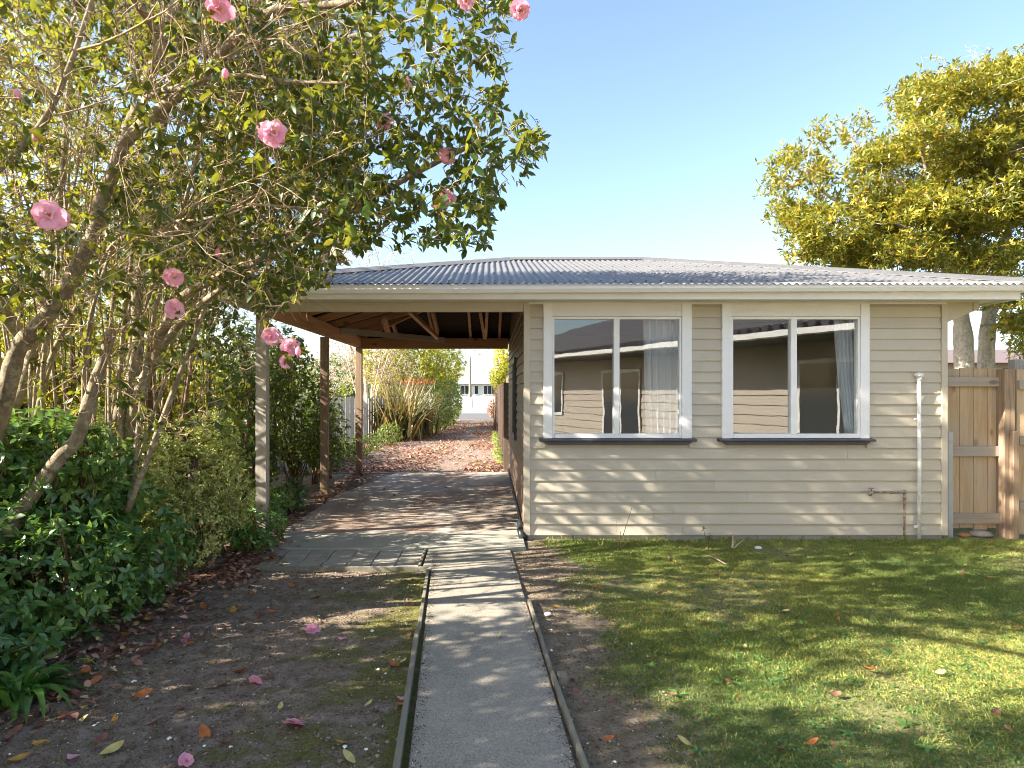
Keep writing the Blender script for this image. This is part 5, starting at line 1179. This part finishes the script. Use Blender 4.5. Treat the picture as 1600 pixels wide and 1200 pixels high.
for px, py, c in ((867, 955, 'golden'), (918, 1053, 'pale'), (900, 1090, 'brown'), (950, 1165, 'orange'), (1005, 1145, 'brown'), (1068, 1167, 'pale'), (1135, 1073, 'brown'), (1357, 1055, 'orange'), (1555, 1122, 'brown'), (1575, 1150, 'orange'), (1220, 1183, 'brown'), (936, 925, 'orange'), (1022, 918, 'brown'), (1060, 912, 'brown'), (1160, 936, 'orange'), (1184, 906, 'orange'), (1122, 905, 'brown'), (1165, 912, 'brown'), (1590, 987, 'orange'), (1453, 956, 'brown'), (1505, 900, 'brown'), (1048, 880, 'brown'), (955, 1105, 'brown'), (1455, 925, 'brown'), (1550, 908, 'golden'), (1535, 898, 'golden')):
    p = G(px, py); drop_leaf(p.x, p.y, .026, c, 'lawn', .85)
for i in range(34):
    y = random.uniform(2.7, 6.5); drop_leaf(random.uniform(.8, min(6, .8 * y)), y, .026, random.choice(['brown', 'brown', 'orange', 'pale']), 'lawn', random.uniform(.45, .75))
p = G(780, 1002); drop_leaf(p.x, p.y, .026, 'pale', 'concrete path')
for px, py in ((600, 768), (616, 778), (560, 770), (695, 765)): p = G(px, py); drop_leaf(p.x, p.y, .034, 'brown', 'carport slab')
for px, py, c in ((505, 872, 'brown'), (495, 880, 'orange'), (650, 880, 'brown'), (420, 880, 'orange'), (440, 878, 'brown')): p = G(px, py); drop_leaf(p.x, p.y, .022, c, 'square pavers', .9)
# fallen flowers
for i, (px, py, s_, lab, face) in enumerate(((487, 988, 1.05, 'open pink flower lying face up on the mossy soil', (0, -.35, 1)), (290, 1003, .85, 'crumpled pink flower lying at the shrub edge', (-.7, -.5, .6)), (95, 1043, 1.0, 'pink flower lying beside the strap leaved clump', (-.8, -.3, .5)), (398, 1070, .9, 'flattened pink flower lying among golden leaves on bare soil', (.2, .9, .5)), (460, 1137, 1.1, 'large pink flower lying on bare soil nearest the path end', (.1, .4, .9)), (291, 1196, .7, 'pink flower fragment at the bottom of the bare soil', (.6, -.2, .6)))):
    p = G(px, py); o = place_flower('fallen_flower', (p.x, p.y, .018), face, s_, i % 5, None); o.scale.z *= .7; tag(o, lab, 'flower', 'fallen camellia flowers')
def petal(px, py, lab):
    p = G(px, py); mb = MB(); vs = []
    for j in range(4):
        for i in range(4): u, v = i / 3 - .5, j / 3; vs.append((p.x + .04 * u * (.5 + v), p.y + .035 * v, .012 + .02 * u * u + random.uniform(0, .004)))
    mb.add(vs, [(j * 4 + i, j * 4 + i + 1, j * 4 + i + 5, j * 4 + i + 4) for j in range(3) for i in range(3)], .3, smooth=True); tag(mb.build('fallen_petal', M['petal']), lab, 'petal')
petal(533, 1003, 'single pink petal on the moss right of the open flower'); petal(627, 1098, 'single pink petal beside the path edging'); petal(108, 1192, 'single pale pink petal among leaves at the bottom corner')
# sticks and sprouts by the wall
def sprout(label, px, py, stems, leaves, m='bark_dark'):
    b = G(px, py); root = empty('sprout', b, label, 'plant'); mb = MB(); tips = []
    for dx, h, r in stems:
        q = [b, b + Vector((dx * .5, 0, h * .5)), b + Vector((dx, -.01, h))]; mb.tube(smooth_path(q, 4), [r - r * .5 * i / 8 for i in range(9)], 6); tips.append(q[-1])
    mb.build('stem', M[m], root)
    if leaves:
        t = np.array([tuple(p) for p in tips]); V, T, A = rosettes(t, np.tile([[0, 0, 1.]], (len(t), 1)), leaves, .035, .7, np.random.default_rng(px), simple=False); link('leaves', tri_mesh('leaves', V, T, A), M['clover'], root)
sprout('thin bare reddish twig standing before the wall under the window', 966, 862, [(.02, .2, .006), (.13, .43, .005), (-.02, .30, .003), (.14, .17, .003)], 0)
sprout('small green leafed sprout before the wall between the windows', 1106, 857, [(.0, .12, .006), (-.05, .22, .004), (.02, .15, .004)], 6)
sprout('pale cut stump of a bush before the wall', 1145, 858, [(.0, .15, .014), (.11, .10, .008)], 0, 'bark_bare')
for px, py, lab in ((1185, 858, 'white stone in the grass near the cut stump'), (856, 962, 'small white stone on the soil beside the path')):
    p = G(px, py); mb = MB(); mb.ball((p.x, p.y, .012), .03 if px > 1000 else .02, 9, 6, (1.3, .9, .6), .12); tag(mb.build('stone', M['farwhite']), lab, 'stone')
mb = MB(); a, b = G(1100, 872), G(1135, 886); mb.tube([(a.x, a.y, .03), ((a.x + b.x) / 2, (a.y + b.y) / 2, .04), (b.x, b.y, .025)], .006, 6); tag(mb.build('stick', M['bark_bare']), 'bare broken stick lying on the lawn', 'stick')

# ================================================================ LIGHT, SKY, CAMERA
w = bpy.data.worlds.new('World'); SC.world = w; w.use_nodes = True
nt = w.node_tree; bg = nt.nodes['Background']; sky = nt.nodes.new('ShaderNodeTexSky'); sky.sky_type = 'NISHITA'; sky.sun_disc = False
sky.sun_elevation = SUN_EL; sky.sun_rotation = math.atan2(-SUN_DIR.x, -SUN_DIR.y); sky.altitude = 0; sky.air_density = 1.0; sky.dust_density = 1.6; sky.ozone_density = 1.2
nt.links.new(sky.outputs[0], bg.inputs['Color']); bg.inputs['Strength'].default_value = .09
sun = bpy.data.lights.new('sun', 'SUN'); sun.energy = 5.0; sun.angle = math.radians(.5); sun.color = (1, .91, .78)
so_ = bpy.data.objects.new('sun', sun); C.objects.link(so_); so_.rotation_euler = SUN_DIR.to_track_quat('-Z', 'Y').to_euler(); so_.location = (-20, -8, 14)
cd = bpy.data.cameras.new('camera'); co = bpy.data.objects.new('camera', cd); C.objects.link(co)
co.location = (0, 0, H); co.rotation_euler = (math.radians(90), 0, 0); cd.sensor_width = 36; cd.lens = 36 * F / 1600
cd.shift_x = (800 - CX) / 1600; cd.shift_y = (CY - 600) / 1600; cd.clip_end = 2000; cd.clip_start = .05
SC.camera = co
vs_ = SC.view_settings; vs_.view_transform = 'Standard'; vs_.look = 'None'; vs_.exposure = 2.15; vs_.gamma = 1
SC.render.engine = 'CYCLES'; SC.cycles.filter_width = 1.0; SC.cycles.max_bounces = 8; SC.cycles.transparent_max_bounces = 12
